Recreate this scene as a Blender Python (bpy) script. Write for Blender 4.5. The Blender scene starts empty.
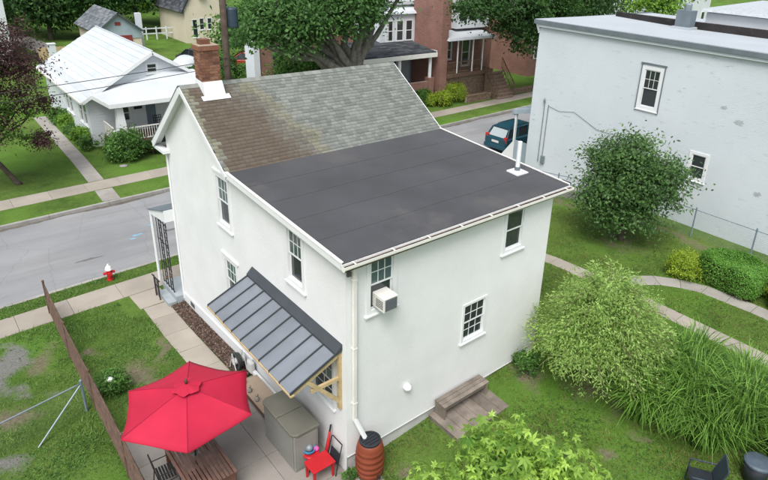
import bpy, math, random
import numpy as np
from mathutils import Vector, Matrix
R = math.radians
random.seed(7); rng = np.random.default_rng(11)
scene = bpy.context.scene
COL = scene.collection

# ------------------------------------------------------------------ camera
F_PX, CX, CY, PW, PH = 605.8, 423.85, 193.3, 768.0, 480.0
yaw, pitch, roll = R(41.904), R(22.428), R(2.642)
fw = Vector((math.sin(yaw)*math.cos(pitch), math.cos(yaw)*math.cos(pitch), -math.sin(pitch)))
rt = Vector((math.cos(yaw), -math.sin(yaw), 0)); up = rt.cross(fw)
rt, up = math.cos(roll)*rt+math.sin(roll)*up, -math.sin(roll)*rt+math.cos(roll)*up
cam_d = bpy.data.cameras.new('camera'); cam = bpy.data.objects.new('camera', cam_d); COL.objects.link(cam)
m = Matrix((rt, up, -fw)).transposed().to_4x4(); m.translation = Vector((-5.669, -8.449, 10.980))
cam.matrix_world = m
cam_d.sensor_fit = 'HORIZONTAL'; cam_d.sensor_width = 36; cam_d.lens = F_PX/PW*36
cam_d.shift_x = -(CX-PW/2)/PW; cam_d.shift_y = (CY-PH/2)/PW
cam_d.clip_start = .1; cam_d.clip_end = 3000
scene.camera = cam

# ------------------------------------------------------------------ sky, sun, exposure
SUN_EL, SUN_AZ = R(58), R(229)            # azimuth clockwise from +Y
w = bpy.data.worlds.new('World'); scene.world = w; w.use_nodes = True
nt = w.node_tree; bg = nt.nodes['Background']
sky = nt.nodes.new('ShaderNodeTexSky'); sky.sky_type = 'NISHITA'; sky.sun_disc = False
sky.sun_elevation = SUN_EL; sky.sun_rotation = SUN_AZ; sky.dust_density = 4; sky.air_density = 1.0; sky.ozone_density = 1
hs = nt.nodes.new('ShaderNodeHueSaturation'); hs.inputs['Saturation'].default_value = .48
nt.links.new(sky.outputs[0], hs.inputs['Color']); nt.links.new(hs.outputs[0], bg.inputs[0]); bg.inputs[1].default_value = .12
sd = bpy.data.lights.new('sun', 'SUN'); sd.energy = 1.5; sd.angle = R(28); sd.color = (1, .985, .96)
so = bpy.data.objects.new('sun', sd); COL.objects.link(so)
sv = Vector((math.sin(SUN_AZ)*math.cos(SUN_EL), math.cos(SUN_AZ)*math.cos(SUN_EL), math.sin(SUN_EL)))
so.rotation_euler = sv.to_track_quat('Z', 'Y').to_euler(); so.location = (0, 0, 60)
scene.view_settings.view_transform = 'Standard'; scene.view_settings.look = 'None'
scene.view_settings.exposure = 0.80; scene.view_settings.gamma = 1; scene.view_settings.use_curve_mapping = False

# ------------------------------------------------------------------ materials
def nodes(name):
    mt = bpy.data.materials.new(name); mt.use_nodes = True
    return mt, mt.node_tree, mt.node_tree.nodes['Principled BSDF']
def ramp(nt, fac, stops):
    r = nt.nodes.new('ShaderNodeValToRGB'); e = r.color_ramp.elements
    while len(e) < len(stops): e.new(.5)
    for k, (p, c) in enumerate(stops): e[k].position = p; e[k].color = (*c, 1) if len(c) == 3 else c
    nt.links.new(fac, r.inputs[0]); return r.outputs[0]
def mixc(nt, fac, a, b, mode='MIX'):
    n = nt.nodes.new('ShaderNodeMix'); n.data_type = 'RGBA'; n.blend_type = mode
    for s, v in ((n.inputs[0], fac), (n.inputs[6], a), (n.inputs[7], b)):
        if hasattr(v, 'links') or hasattr(v, 'is_linked'): nt.links.new(v, s)
        else: s.default_value = v if not isinstance(v, tuple) else (*v, 1)
    return n.outputs[2]
def noise(nt, scale, detail=5, rough=.55, vec=None):
    n = nt.nodes.new('ShaderNodeTexNoise'); n.inputs['Scale'].default_value = scale
    n.inputs['Detail'].default_value = detail; n.inputs['Roughness'].default_value = rough
    if vec is None:
        g = nt.nodes.new('ShaderNodeNewGeometry'); vec = g.outputs['Position']
    nt.links.new(vec, n.inputs['Vector']); return n.outputs[0]
def attr(nt, name):
    a = nt.nodes.new('ShaderNodeAttribute'); a.attribute_name = name; return a
def mathn(nt, op, a, b=None):
    n = nt.nodes.new('ShaderNodeMath'); n.operation = op
    for s, v in zip(n.inputs, (a, b)):
        if v is None: continue
        if isinstance(v, (int, float)): s.default_value = v
        else: nt.links.new(v, s)
    return n.outputs[0]
def bump(nt, b, h, strength, dist=.01):
    n = nt.nodes.new('ShaderNodeBump'); n.inputs['Strength'].default_value = strength; n.inputs['Distance'].default_value = dist
    nt.links.new(h, n.inputs['Height']); nt.links.new(n.outputs[0], b.inputs['Normal'])
def pm(name, c, var=.12, scale=1.5, rough=.8, bmp=0, bscale=40, bdist=.01, metal=0, fine=0, fscale=90, rand=0, spec=.3, dark=None, dscale=.8, dthr=.6):
    """base colour with soft large variation, fine grain, per-object variation, worn patches"""
    mt, nt, b = nodes(name)
    n = noise(nt, scale)
    lo = tuple(x*(1-var) for x in c); hi = tuple(min(1, x*(1+var)) for x in c)
    col = ramp(nt, n, [(.3, lo), (.7, hi)])
    if fine:
        f = noise(nt, fscale, 3)
        g = ramp(nt, f, [(.25, (1-fine,)*3), (.75, (1+fine,)*3)]) if fine < .001 else ramp(nt, f, [(.25, (1-fine,)*3), (.75, (1, 1, 1))])
        col = mixc(nt, 1.0, col, g, 'MULTIPLY')
    if dark:
        d = noise(nt, dscale, 8, .65)
        msk = ramp(nt, d, [(dthr, (0, 0, 0)), (min(1, dthr+.12), (1, 1, 1))])
        col = mixc(nt, msk, col, dark)
    if rand:
        o = nt.nodes.new('ShaderNodeObjectInfo')
        g = ramp(nt, o.outputs['Random'], [(0, (1-rand,)*3), (1, (1, 1, 1))])
        col = mixc(nt, 1.0, col, g, 'MULTIPLY')
    nt.links.new(col, b.inputs['Base Color'])
    b.inputs['Roughness'].default_value = rough; b.inputs['Metallic'].default_value = metal
    b.inputs['Specular IOR Level'].default_value = spec
    if bmp: bump(nt, b, noise(nt, bscale, 6), bmp, bdist)
    return mt
def leafm(name, dark, light, trans=.3, rough=.55, patch=None, pscale=.6):
    dark = tuple(x*k for x, k in zip(dark, (.95, 1.15, .85))); light = tuple(x*k for x, k in zip(light, (1.15, 1.78, 1.2)))
    mt, nt, b = nodes(name)
    a = attr(nt, 'rnd')
    col = ramp(nt, a.outputs['Fac'], [(0, dark), (.55, tuple((x+y)/2 for x, y in zip(dark, light))), (1, light)])
    if patch:
        col = mixc(nt, ramp(nt, noise(nt, pscale, 3), [(.45, (0, 0, 0)), (.62, (1, 1, 1))]), col, patch)
    nt.links.new(col, b.inputs['Base Color']); b.inputs['Roughness'].default_value = rough
    b.inputs['Specular IOR Level'].default_value = .25
    t = nt.nodes.new('ShaderNodeBsdfTranslucent'); nt.links.new(mixc(nt, .5, col, (light[0]*1.5, light[1]*1.5, light[2])), t.inputs[0])
    mx = nt.nodes.new('ShaderNodeMixShader'); mx.inputs[0].default_value = trans
    nt.links.new(b.outputs[0], mx.inputs[1]); nt.links.new(t.outputs[0], mx.inputs[2])
    nt.links.new(mx.outputs[0], nt.nodes['Material Output'].inputs[0])
    return mt
def shinglem(name, lo, hi, stain=None):
    mt, nt, b = nodes(name)
    a = attr(nt, 'rnd'); col = ramp(nt, a.outputs['Fac'], [(0, lo), (.5, tuple((x+y)/2 for x, y in zip(lo, hi))), (1, hi)])
    g = ramp(nt, noise(nt, 140, 3), [(.3, (.72,)*3), (.7, (1.0,)*3)]); col = mixc(nt, 1.0, col, g, 'MULTIPLY')
    if stain:
        s = attr(nt, 'stain'); n = noise(nt, 1.6, 8, .65)
        k = mathn(nt, 'ADD', s.outputs['Fac'], mathn(nt, 'MULTIPLY', mathn(nt, 'SUBTRACT', n, .5), 1.0))
        msk = ramp(nt, k, [(.12, (0, 0, 0)), (.85, (.95,)*3)])
        col2 = mixc(nt, 1.0, mixc(nt, .45, col, stain), stain, 'MIX')
        col2 = mixc(nt, .80, col, stain)
        col = mixc(nt, msk, col, col2)
        yl = ramp(nt, k, [(.2, (0, 0, 0)), (.36, (.35,)*3), (.5, (0, 0, 0))])
        col = mixc(nt, yl, col, (.26, .25, .13))
    nt.links.new(col, b.inputs['Base Color']); b.inputs['Roughness'].default_value = .95; b.inputs['Specular IOR Level'].default_value = .15
    bump(nt, b, noise(nt, 200, 3), .4, .004); return mt
def brickm(name, c1, c2, mortar, sx=.22, sy=.075, rough=.9):
    """far brickwork, too small to pick apart; texture follows the wall by world axes"""
    mt, nt, b = nodes(name)
    g = nt.nodes.new('ShaderNodeNewGeometry'); s = nt.nodes.new('ShaderNodeSeparateXYZ'); nt.links.new(g.outputs['Position'], s.inputs[0])
    c = nt.nodes.new('ShaderNodeCombineXYZ'); nt.links.new(mathn(nt, 'ADD', s.outputs[0], s.outputs[1]), c.inputs[0]); nt.links.new(s.outputs[2], c.inputs[1])
    t = nt.nodes.new('ShaderNodeTexBrick'); nt.links.new(c.outputs[0], t.inputs[0])
    t.inputs['Color1'].default_value = (*c1, 1); t.inputs['Color2'].default_value = (*c2, 1); t.inputs['Mortar'].default_value = (*mortar, 1)
    t.inputs['Scale'].default_value = 1; t.inputs['Brick Width'].default_value = sx; t.inputs['Row Height'].default_value = sy
    t.inputs['Mortar Size'].default_value = .008
    col = mixc(nt, 1.0, t.outputs[0], ramp(nt, noise(nt, .9, 6), [(.3, (.72,)*3), (.7, (1,)*3)]), 'MULTIPLY')
    nt.links.new(col, b.inputs['Base Color']); b.inputs['Roughness'].default_value = rough
    return mt
def glassm(name, c, rough=.06):
    mt, nt, b = nodes(name)
    o = nt.nodes.new('ShaderNodeObjectInfo')
    col = mixc(nt, ramp(nt, o.outputs['Random'], [(0, (0, 0, 0)), (1, (1, 1, 1))]), c, tuple(x*1.9+.006 for x in c))
    nt.links.new(col, b.inputs['Base Color']); b.inputs['Roughness'].default_value = rough; b.inputs['Specular IOR Level'].default_value = .6
    bump(nt, b, noise(nt, 2.5, 2), .06, .02); return mt

M = {}
M['stucco'] = pm('stucco', (.745, .758, .762), .045, 1.1, .9, .5, 14, .011, fine=.07, fscale=45, dark=(.68, .69, .68), dscale=.5, dthr=.62)
M['paint_brick'] = None
M['white_trim'] = pm('white_trim', (.71, .73, .74), .03, 3, .5)
M['white_alu'] = pm('white_alu', (.74, .73, .69), .06, 3, .45)
M['found'] = pm('foundation', (.52, .52, .50), .12, 2, .92, .4, 30, fine=.12)
M['membrane'] = pm('membrane', (.070, .072, .077), .18, .55, .78, .25, 60, .004, fine=.15, dark=(.088, .085, .084), dscale=.5, dthr=.56)
M['shingle'] = shinglem('shingle_grey', (.165, .182, .168), (.285, .30, .272), (.100, .066, .043))
M['brick'] = None
M['glass'] = glassm('window_glass', (.022, .028, .03))
M['glass_t'] = glassm('window_glass_tinted', (.055, .085, .085))
M['dark_in'] = pm('dark_interior', (.02, .02, .02), .1)
M['awn'] = pm('awning_metal', (.265, .29, .32), .14, 1.2, .42, metal=.45, fine=.05)
M['awn_dark'] = pm('awning_dark_trim', (.05, .057, .064), .1, 2, .4)
M['lumber'] = pm('new_lumber', (.53, .41, .23), .15, 6, .7, fine=.18, fscale=30)
M['oldwood'] = pm('weathered_wood', (.25, .212, .178), .25, 4, .85, .5, 40, fine=.25, fscale=45, rand=.3)
M['tablewood'] = pm('stained_wood', (.16, .075, .05), .2, 5, .5, fine=.2, fscale=40, rand=.25)
M['tabletop'] = pm('worn_slat_wood', (.20, .115, .09), .25, 5, .45, fine=.25, fscale=40, rand=.3)
M['concrete'] = pm('sidewalk_concrete', (.365, .328, .278), .12, .9, .9, .3, 60, .004, fine=.16, fscale=70, rand=.12, dark=(.31, .28, .24), dscale=.7, dthr=.58)
M['patio'] = pm('patio_concrete', (.30, .277, .25), .16, .9, .9, .3, 50, .004, fine=.18, fscale=60, rand=.14, dark=(.25, .235, .215), dscale=.9, dthr=.56)
M['oldconcrete'] = pm('old_concrete', (.36, .34, .31), .18, 1.2, .92, .3, 50, .004, fine=.2, fscale=60, rand=.15)
M['curb'] = pm('curb_stone', (.33, .32, .30), .2, 2, .92, .3, 40, fine=.2)
M['asphalt'] = None
M['iron'] = pm('black_iron', (.025, .024, .024), .2, 8, .5)
M['rust'] = pm('rusty_wire', (.105, .068, .05), .4, 6, .8)
M['galv'] = pm('galvanised', (.22, .26, .29), .1, 8, .5, metal=.3)
M['slate_post'] = pm('blue_grey_post', (.16, .21, .25), .12, 8, .6)
M['red_cloth'] = pm('red_canvas', (.43, .013, .044), .13, 1.1, .75, .2, 120, .003, fine=.08, fscale=200)
M['red_seam'] = pm('red_seam_tape', (.33, .010, .042), .1, 8, .8)
M['terracotta'] = pm('terracotta_plastic', (.22, .052, .026), .12, 5, .5, fine=.1)
M['black_pl'] = pm('black_plastic', (.022, .026, .032), .15, 6, .45)
M['red_pl'] = pm('red_plastic', (.44, .018, .024), .07, 5, .4)
M['shed_pl'] = pm('grey_shed_plastic', (.235, .235, .215), .08, 2, .6, fine=.08)
M['shed_lid'] = pm('grey_green_lid_plastic', (.15, .148, .122), .08, 2, .55, fine=.08)
M['hyd_red'] = pm('hydrant_red', (.45, .02, .02), .15, 8, .5)
M['hyd_white'] = pm('hydrant_white', (.8, .8, .8), .06, 8, .5)
M['bark'] = pm('bark', (.115, .095, .075), .35, 5, .95, .9, 18, .04, fine=.3, fscale=30)
M['bark_grey'] = pm('grey_bark', (.19, .18, .15), .35, 4, .95, .9, 14, .04, fine=.3, fscale=30)
M['pole'] = pm('pole_wood', (.085, .065, .05), .3, 4, .95, .5, 30, fine=.3)
M['transf'] = pm('transformer_grey', (.035, .055, .075), .15, 4, .5)
M['metal_roof'] = pm('white_metal_roof', (.55, .59, .62), .07, .7, .5, fine=.08, rand=.1)
M['siding'] = pm('white_siding', (.63, .67, .70), .05, .8, .65, fine=.04)
M['grey_shingle'] = shinglem('far_grey_shingle', (.10, .12, .135), (.24, .26, .275))
M['dark_shingle'] = shinglem('porch_dark_shingle', (.045, .052, .06), (.12, .13, .14))
M['cream'] = pm('cream_stucco', (.62, .56, .44), .06, .5, .9)
M['reddoor'] = pm('red_garage_door', (.22, .045, .04), .15, 3, .6)
M['stonewall'] = pm('retaining_stone', (.24, .17, .12), .35, 6, .95, .5, 30, .02, fine=.25)
M['brownstep'] = pm('brown_step', (.17, .105, .075), .15, 3, .85, fine=.15)
M['tread'] = pm('stair_tread', (.27, .19, .15), .15, 3, .85, fine=.15)
M['teal_paint'] = pm('teal_car_paint', (.010, .060, .085), .05, 2, .22, spec=.6)
M['dark_paint'] = pm('dark_car_paint', (.03, .032, .04), .05, 2, .25, spec=.6)
M['redcar'] = pm('red_car_paint', (.35, .02, .03), .05, 2, .25, spec=.6)
M['tyre'] = pm('tyre', (.018, .018, .018), .1, 8, .85)
M['rim'] = pm('wheel_rim', (.4, .41, .42), .1, 8, .35, metal=.7)
M['taillight'] = pm('tail_light', (.42, .02, .02), .1, 8, .25, spec=.6)
M['carglass'] = glassm('car_glass', (.012, .016, .018))
M['carglass_l'] = glassm('car_glass_light', (.20, .23, .24))
M['greenstem'] = pm('green_brown_stem', (.13, .12, .06), .2, 6, .8)
M['tarp'] = pm('silver_tarp', (.48, .52, .54), .15, 2.5, .5, .6, 3, .08)
M['roof_white'] = pm('white_roof_coating', (.40, .435, .465), .06, .6, .75, fine=.05)
M['tar'] = pm('black_tar', (.03, .027, .027), .3, 1.2, .8, .3, 30, dark=(.075, .06, .05), dscale=1.4, dthr=.58)
M['coping'] = pm('coping_grey', (.14, .17, .19), .12, 2, .5)
M['corr'] = pm('corrugated_grey', (.33, .40, .45), .08, 2, .5)
M['patchgrey'] = pm('grey_render_patch', (.44, .475, .50), .15, 6, .95, .5, 40, fine=.2)
M['soil'] = pm('mulch', (.085, .055, .042), .35, 5, .98, 1.0, 30, .04, fine=.4, fscale=40)
M['gravel'] = pm('gravel', (.22, .21, .20), .25, 4, .98, 1.0, 60, .03, fine=.4, fscale=50)
M['bluepaint'] = pm('blue_spray_paint', (.20, .36, .46), .2, 3, .9)
M['patch'] = pm('asphalt_patch', (.15, .15, .15), .2, 3, .9, fine=.2)
M['grit'] = pm('gutter_grit', (.15, .135, .115), .35, 3, .98, .5, 60, fine=.35)
M['card'] = pm('tan_panel', (.36, .28, .21), .08, 3, .75, fine=.08)
M['blue_pl'] = pm('blue_toy', (.05, .22, .40), .3, 14, .5)
M['pink_pl'] = pm('pink_toy', (.70, .10, .38), .2, 10, .5)
M['chairslate'] = pm('dark_slate_frame', (.035, .05, .065), .15, 6, .5)
M['grey_blue_pl'] = pm('grey_blue_bin', (.075, .10, .13), .15, 6, .5)
M['rubber'] = pm('rubber_hose', (.05, .055, .05), .2, 6, .6)
M['hosewhite'] = pm('white_reel', (.62, .62, .60), .08, 6, .5)
M['grille'] = pm('ac_grille', (.10, .10, .105), .1, 6, .6)
M['acbody'] = pm('ac_body', (.66, .65, .61), .06, 6, .5)
M['orange'] = pm('orange_flowers', (.42, .10, .04), .4, 12, .8)
M['porchfloor'] = pm('porch_grey_paint', (.32, .36, .38), .1, 3, .6)
# foliage
M['lf_purple'] = leafm('leaf_purple', (.026, .011, .016), (.125, .042, .062), .25)
M['lf_purple_g'] = leafm('leaf_young_green', (.035, .060, .014), (.10, .14, .03), .3)
M['lf_mid'] = leafm('leaf_mid_green', (.028, .060, .016), (.115, .16, .05))
M['lf_broad'] = leafm('leaf_broad', (.020, .048, .018), (.12, .145, .065), .3, rough=.4)
M['lf_street'] = leafm('leaf_street_tree', (.028, .055, .022), (.10, .145, .055))
M['lf_dark'] = leafm('leaf_dark_green', (.013, .030, .012), (.055, .088, .028))
M['lf_far'] = leafm('leaf_far_dark', (.016, .040, .018), (.075, .125, .04))
M['lf_farl'] = leafm('leaf_far_light', (.075, .12, .022), (.22, .26, .05))
M['lf_willow'] = leafm('leaf_willow', (.110, .150, .045), (.40, .37, .17), .35)
M['lf_lime'] = leafm('leaf_chartreuse', (.045, .11, .020), (.40, .38, .11), .35)
M['lf_grass'] = leafm('leaf_tall_grass', (.030, .065, .012), (.185, .225, .06), .25)
M['lf_hedge'] = leafm('leaf_hedge', (.060, .120, .025), (.165, .235, .060), .35)
M['lf_gold'] = leafm('leaf_gold', (.12, .155, .015), (.36, .31, .05))
M['lf_lawn'] = leafm('leaf_lawn', (.060, .068, .020), (.195, .165, .055), .25, patch=(.15, .135, .055), pscale=.8)
M['lf_lawnd'] = leafm('leaf_lawn_lush', (.045, .075, .020), (.165, .180, .065), .25)

def paint_brick():
    mt, nt, b = nodes('painted_brick')
    n = noise(nt, .35, 6); col = ramp(nt, n, [(.3, (.555, .605, .645)), (.7, (.615, .660, .695))])
    g = nt.nodes.new('ShaderNodeNewGeometry'); s = nt.nodes.new('ShaderNodeSeparateXYZ'); nt.links.new(g.outputs['Position'], s.inputs[0])
    c = nt.nodes.new('ShaderNodeCombineXYZ'); nt.links.new(mathn(nt, 'ADD', s.outputs[0], s.outputs[1]), c.inputs[0]); nt.links.new(s.outputs[2], c.inputs[1])
    t = nt.nodes.new('ShaderNodeTexBrick'); nt.links.new(c.outputs[0], t.inputs[0])
    t.inputs['Color1'].default_value = (1, 1, 1, 1); t.inputs['Color2'].default_value = (.9, .9, .9, 1); t.inputs['Mortar'].default_value = (.15, .15, .15, 1)
    t.inputs['Scale'].default_value = 1; t.inputs['Brick Width'].default_value = .22; t.inputs['Row Height'].default_value = .075; t.inputs['Mortar Size'].default_value = .008
    st = nt.nodes.new('ShaderNodeMapping'); st.inputs['Scale'].default_value = (1, 1, 3.6); nt.links.new(g.outputs['Position'], st.inputs[0])
    d = noise(nt, 1.9, 10, .72, st.outputs[0])
    peel = ramp(nt, d, [(.585, (0, 0, 0)), (.66, (.8,)*3)])
    sel = ramp(nt, noise(nt, .22, 2), [(.40, (.12,)*3), (.58, (1, 1, 1))])
    col = mixc(nt, mixc(nt, 1.0, peel, sel, 'MULTIPLY'), col, (.37, .40, .42))
    mort = mixc(nt, mixc(nt, 1.0, ramp(nt, noise(nt, .5, 4), [(.45, (0, 0, 0)), (.7, (.35,)*3)]), ramp(nt, t.outputs[0], [(.3, (1, 1, 1)), (.6, (0, 0, 0))]), 'MULTIPLY'), col, (.34, .38, .41))
    nt.links.new(mort, b.inputs['Base Color']); b.inputs['Roughness'].default_value = .75
    h = mathn(nt, 'ADD', t.outputs[0], mathn(nt, 'MULTIPLY', noise(nt, 7, 8, .7, st.outputs[0]), 1.4))
    bump(nt, b, h, .45, .012); return mt
M['paint_brick'] = paint_brick()
def chipm():
    mt, nt, b = nodes('bark_chips'); a = attr(nt, 'rnd'); nt.links.new(ramp(nt, a.outputs['Fac'], [(0, (.045, .028, .022)), (.7, (.12, .078, .06)), (1, (.22, .16, .12))]), b.inputs['Base Color']); b.inputs['Roughness'].default_value = .95; return mt
M['chips'] = chipm()
M['redbrick'] = brickm('far_red_brick', (.30, .125, .095), (.23, .09, .068), (.32, .26, .22))
def chim_brick():
    mt, nt, b = nodes('chimney_brick'); a = attr(nt, 'rnd')
    col = ramp(nt, a.outputs['Fac'], [(0, (.14, .058, .036)), (.6, (.25, .105, .062)), (1, (.33, .165, .10))])
    col = mixc(nt, 1.0, col, ramp(nt, noise(nt, 25, 4), [(.3, (.6,)*3), (.7, (1,)*3)]), 'MULTIPLY')
    nt.links.new(col, b.inputs['Base Color']); b.inputs['Roughness'].default_value = .92; return mt
M['brick'] = chim_brick()
M['mortar'] = pm('mortar', (.42, .36, .30), .2, 8, .95)
def asphalt():
    mt, nt, b = nodes('asphalt')
    col = ramp(nt, noise(nt, .35, 6), [(.3, (.24, .248, .255)), (.7, (.315, .32, .322))])
    st = nt.nodes.new('ShaderNodeMapping'); st.inputs['Scale'].default_value = (.12, 1.2, 1)
    g = nt.nodes.new('ShaderNodeNewGeometry'); nt.links.new(g.outputs['Position'], st.inputs[0])
    col = mixc(nt, ramp(nt, noise(nt, 1.2, 5, .6, st.outputs[0]), [(.45, (0, 0, 0)), (.75, (.6,)*3)]), col, (.185, .185, .188))
    col = mixc(nt, 1.0, col, ramp(nt, noise(nt, 160, 3), [(.3, (.78,)*3), (.7, (1,)*3)]), 'MULTIPLY')
    v = nt.nodes.new('ShaderNodeTexVoronoi'); v.feature = 'DISTANCE_TO_EDGE'; v.inputs['Scale'].default_value = .42
    wv = mixc(nt, .12, g.outputs['Position'], (0, 0, 0)); nz = nt.nodes.new('ShaderNodeTexNoise'); nz.inputs['Scale'].default_value = 2.2
    nt.links.new(g.outputs['Position'], nz.inputs['Vector']); wv = mixc(nt, .25, g.outputs['Position'], nz.outputs[1], 'ADD'); nt.links.new(wv, v.inputs['Vector'])
    crack = ramp(nt, v.outputs[0], [(.003, (.22,)*3), (.010, (0, 0, 0))])
    col = mixc(nt, crack, col, (.10, .10, .10))
    nt.links.new(col, b.inputs['Base Color']); b.inputs['Roughness'].default_value = .9; bump(nt, b, noise(nt, 120, 3), .3, .004); return mt
M['asphalt'] = asphalt()
def groundm():
    mt, nt, b = nodes('lawn_ground')
    col = ramp(nt, noise(nt, .5, 8, .65), [(.28, (.070, .130, .026)), (.5, (.120, .205, .040)), (.72, (.195, .255, .072))])
    col = mixc(nt, 1.0, col, ramp(nt, noise(nt, 9, 6, .7), [(.3, (.55,)*3), (.7, (1,)*3)]), 'MULTIPLY')
    col = mixc(nt, ramp(nt, noise(nt, .25, 3), [(.45, (0, 0, 0)), (.7, (.7,)*3)]), col, (.095, .225, .026))
    a = attr(nt, 'dirt'); k = mathn(nt, 'ADD', a.outputs['Fac'], mathn(nt, 'MULTIPLY', mathn(nt, 'SUBTRACT', noise(nt, 1.6, 9, .72), .5), 1.5))
    dirt = ramp(nt, noise(nt, 12, 6, .7), [(.3, (.11, .088, .06)), (.7, (.25, .21, .155))])
    col = mixc(nt, ramp(nt, k, [(.4, (0, 0, 0)), (.85, (.9,)*3)]), col, dirt)
    g = attr(nt, 'gravel'); k = mathn(nt, 'ADD', g.outputs['Fac'], mathn(nt, 'MULTIPLY', mathn(nt, 'SUBTRACT', noise(nt, 1.8, 9, .72), .5), 1.6))
    gr = ramp(nt, noise(nt, 45, 4, .7), [(.3, (.10, .10, .10)), (.7, (.30, .29, .27))])
    col = mixc(nt, ramp(nt, k, [(.38, (0, 0, 0)), (.75, (.95,)*3)]), col, gr)
    nt.links.new(col, b.inputs['Base Color']); b.inputs['Roughness'].default_value = .98; b.inputs['Specular IOR Level'].default_value = .1
    bump(nt, b, noise(nt, 22, 6, .7), 1.0, .05); return mt
M['ground'] = groundm()

# ------------------------------------------------------------------ mesh helpers
def wloc(o):
    v = Vector((0, 0, 0))
    while o is not None: v += o.location; o = o.parent
    return v
class MB:
    def __init__(s): s.v = []; s.f = []; s.rnd = None
    def add(s, vs, fs):
        n = len(s.v); s.v += [tuple(p) for p in vs]; s.f += [tuple(i+n for i in f) for f in fs]; return s
    def box(s, x0, x1, y0, y1, z0, z1):
        return s.add([(x0,y0,z0),(x1,y0,z0),(x1,y1,z0),(x0,y1,z0),(x0,y0,z1),(x1,y0,z1),(x1,y1,z1),(x0,y1,z1)],
                     [(3,2,1,0),(4,5,6,7),(0,1,5,4),(1,2,6,5),(2,3,7,6),(3,0,4,7)])
    def hexa(s, p8):  # bottom 4, top 4
        return s.add(p8, [(3,2,1,0),(4,5,6,7),(0,1,5,4),(1,2,6,5),(2,3,7,6),(3,0,4,7)])
    def beam(s, p0, p1, wd, h, upv=(0,0,1)):
        p0, p1 = Vector(p0), Vector(p1); d = (p1-p0).normalized(); u = Vector(upv)
        if abs(d.dot(u)) > .98: u = Vector((1,0,0))
        sd_ = d.cross(u).normalized()*wd/2; uu = sd_.cross(d).normalized()*h/2
        return s.hexa([p0-sd_-uu, p0+sd_-uu, p1+sd_-uu, p1-sd_-uu, p0-sd_+uu, p0+sd_+uu, p1+sd_+uu, p1-sd_+uu])
    def tube(s, pts, rad, n=8, cap=True):
        pts = [Vector(p) for p in pts]
        if not hasattr(rad, '__len__'): rad = [rad]*len(pts)
        rings = []; base = len(s.v); a = None
        for i, p in enumerate(pts):
            d = (pts[min(i+1, len(pts)-1)]-pts[max(i-1, 0)]).normalized()
            if a is None:
                a = d.cross(Vector((0,0,1)) if abs(d.z) < .9 else Vector((1,0,0))).normalized()
            a = (a-d*a.dot(d)).normalized(); b = d.cross(a)
            for k in range(n):
                t = 2*math.pi*k/n; s.v.append(tuple(p+(a*math.cos(t)+b*math.sin(t))*rad[i]))
        for i in range(len(pts)-1):
            for k in range(n):
                s.f.append((base+i*n+k, base+i*n+(k+1) % n, base+(i+1)*n+(k+1) % n, base+(i+1)*n+k))
        if cap:
            s.f.append(tuple(base+k for k in range(n))[::-1]); s.f.append(tuple(base+(len(pts)-1)*n+k for k in range(n)))
        return s
    def lathe(s, prof, n=20, c=(0,0,0)):
        base = len(s.v)
        for r, z in prof:
            for k in range(n):
                t = 2*math.pi*k/n; s.v.append((c[0]+r*math.cos(t), c[1]+r*math.sin(t), c[2]+z))
        for i in range(len(prof)-1):
            for k in range(n): s.f.append((base+i*n+k, base+i*n+(k+1) % n, base+(i+1)*n+(k+1) % n, base+(i+1)*n+k))
        s.f.append(tuple(base+k for k in range(n))[::-1]); s.f.append(tuple(base+(len(prof)-1)*n+k for k in range(n)))
        return s
    def prism(s, poly, axis, a0, a1):
        n = len(poly); mp = {'x': lambda p, a: (a, p[0], p[1]), 'y': lambda p, a: (p[0], a, p[1]), 'z': lambda p, a: (p[0], p[1], a)}[axis]
        vs = [mp(p, a0) for p in poly]+[mp(p, a1) for p in poly]
        return s.add(vs, [tuple(range(n))[::-1], tuple(range(n, 2*n))]+[(i, (i+1) % n, n+(i+1) % n, n+i) for i in range(n)])
    def build(s, name, mat, parent=None, local=False, kind=None, smooth=False, bevel=0):
        me = bpy.data.meshes.new(name); me.from_pydata(s.v, [], s.f); me.materials.append(M[mat] if isinstance(mat, str) else mat)
        if smooth: me.polygons.foreach_set('use_smooth', [True]*len(me.polygons))
        if s.rnd is not None:
            a = me.attributes.new('rnd', 'FLOAT', 'FACE'); a.data.foreach_set('value', s.rnd)
        me.update()
        o = bpy.data.objects.new(name, me); COL.objects.link(o)
        if parent is not None:
            o.parent = parent
            if not local: o.location = -wloc(parent)
        if kind: o['kind'] = kind
        if bevel:
            b = o.modifiers.new('bevel', 'BEVEL'); b.width = bevel; b.segments = 2; b.limit_method = 'ANGLE'
        return o
def fix_normals(o):
    import bmesh
    bm = bmesh.new(); bm.from_mesh(o.data); bmesh.ops.recalc_face_normals(bm, faces=bm.faces); bm.to_mesh(o.data); bm.free(); return o
def tag(o, label, cat=None, group=None, kind=None):
    if label: o['label'] = label
    if cat: o['category'] = cat
    if group: o['group'] = group
    if kind: o['kind'] = kind
    return o
def thing(name, label, cat, loc=(0,0,0), rz=0, group=None):
    o = bpy.data.objects.new(name, None); COL.objects.link(o); o.location = loc; o.rotation_euler = (0,0,rz); o.empty_display_size = .2
    return tag(o, label, cat, group)
def copy_tree(o, parent=None):
    c = o.copy(); COL.objects.link(c)
    if parent is not None: c.parent = parent
    for ch in list(o.children): copy_tree(ch, c)
    return c
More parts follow.
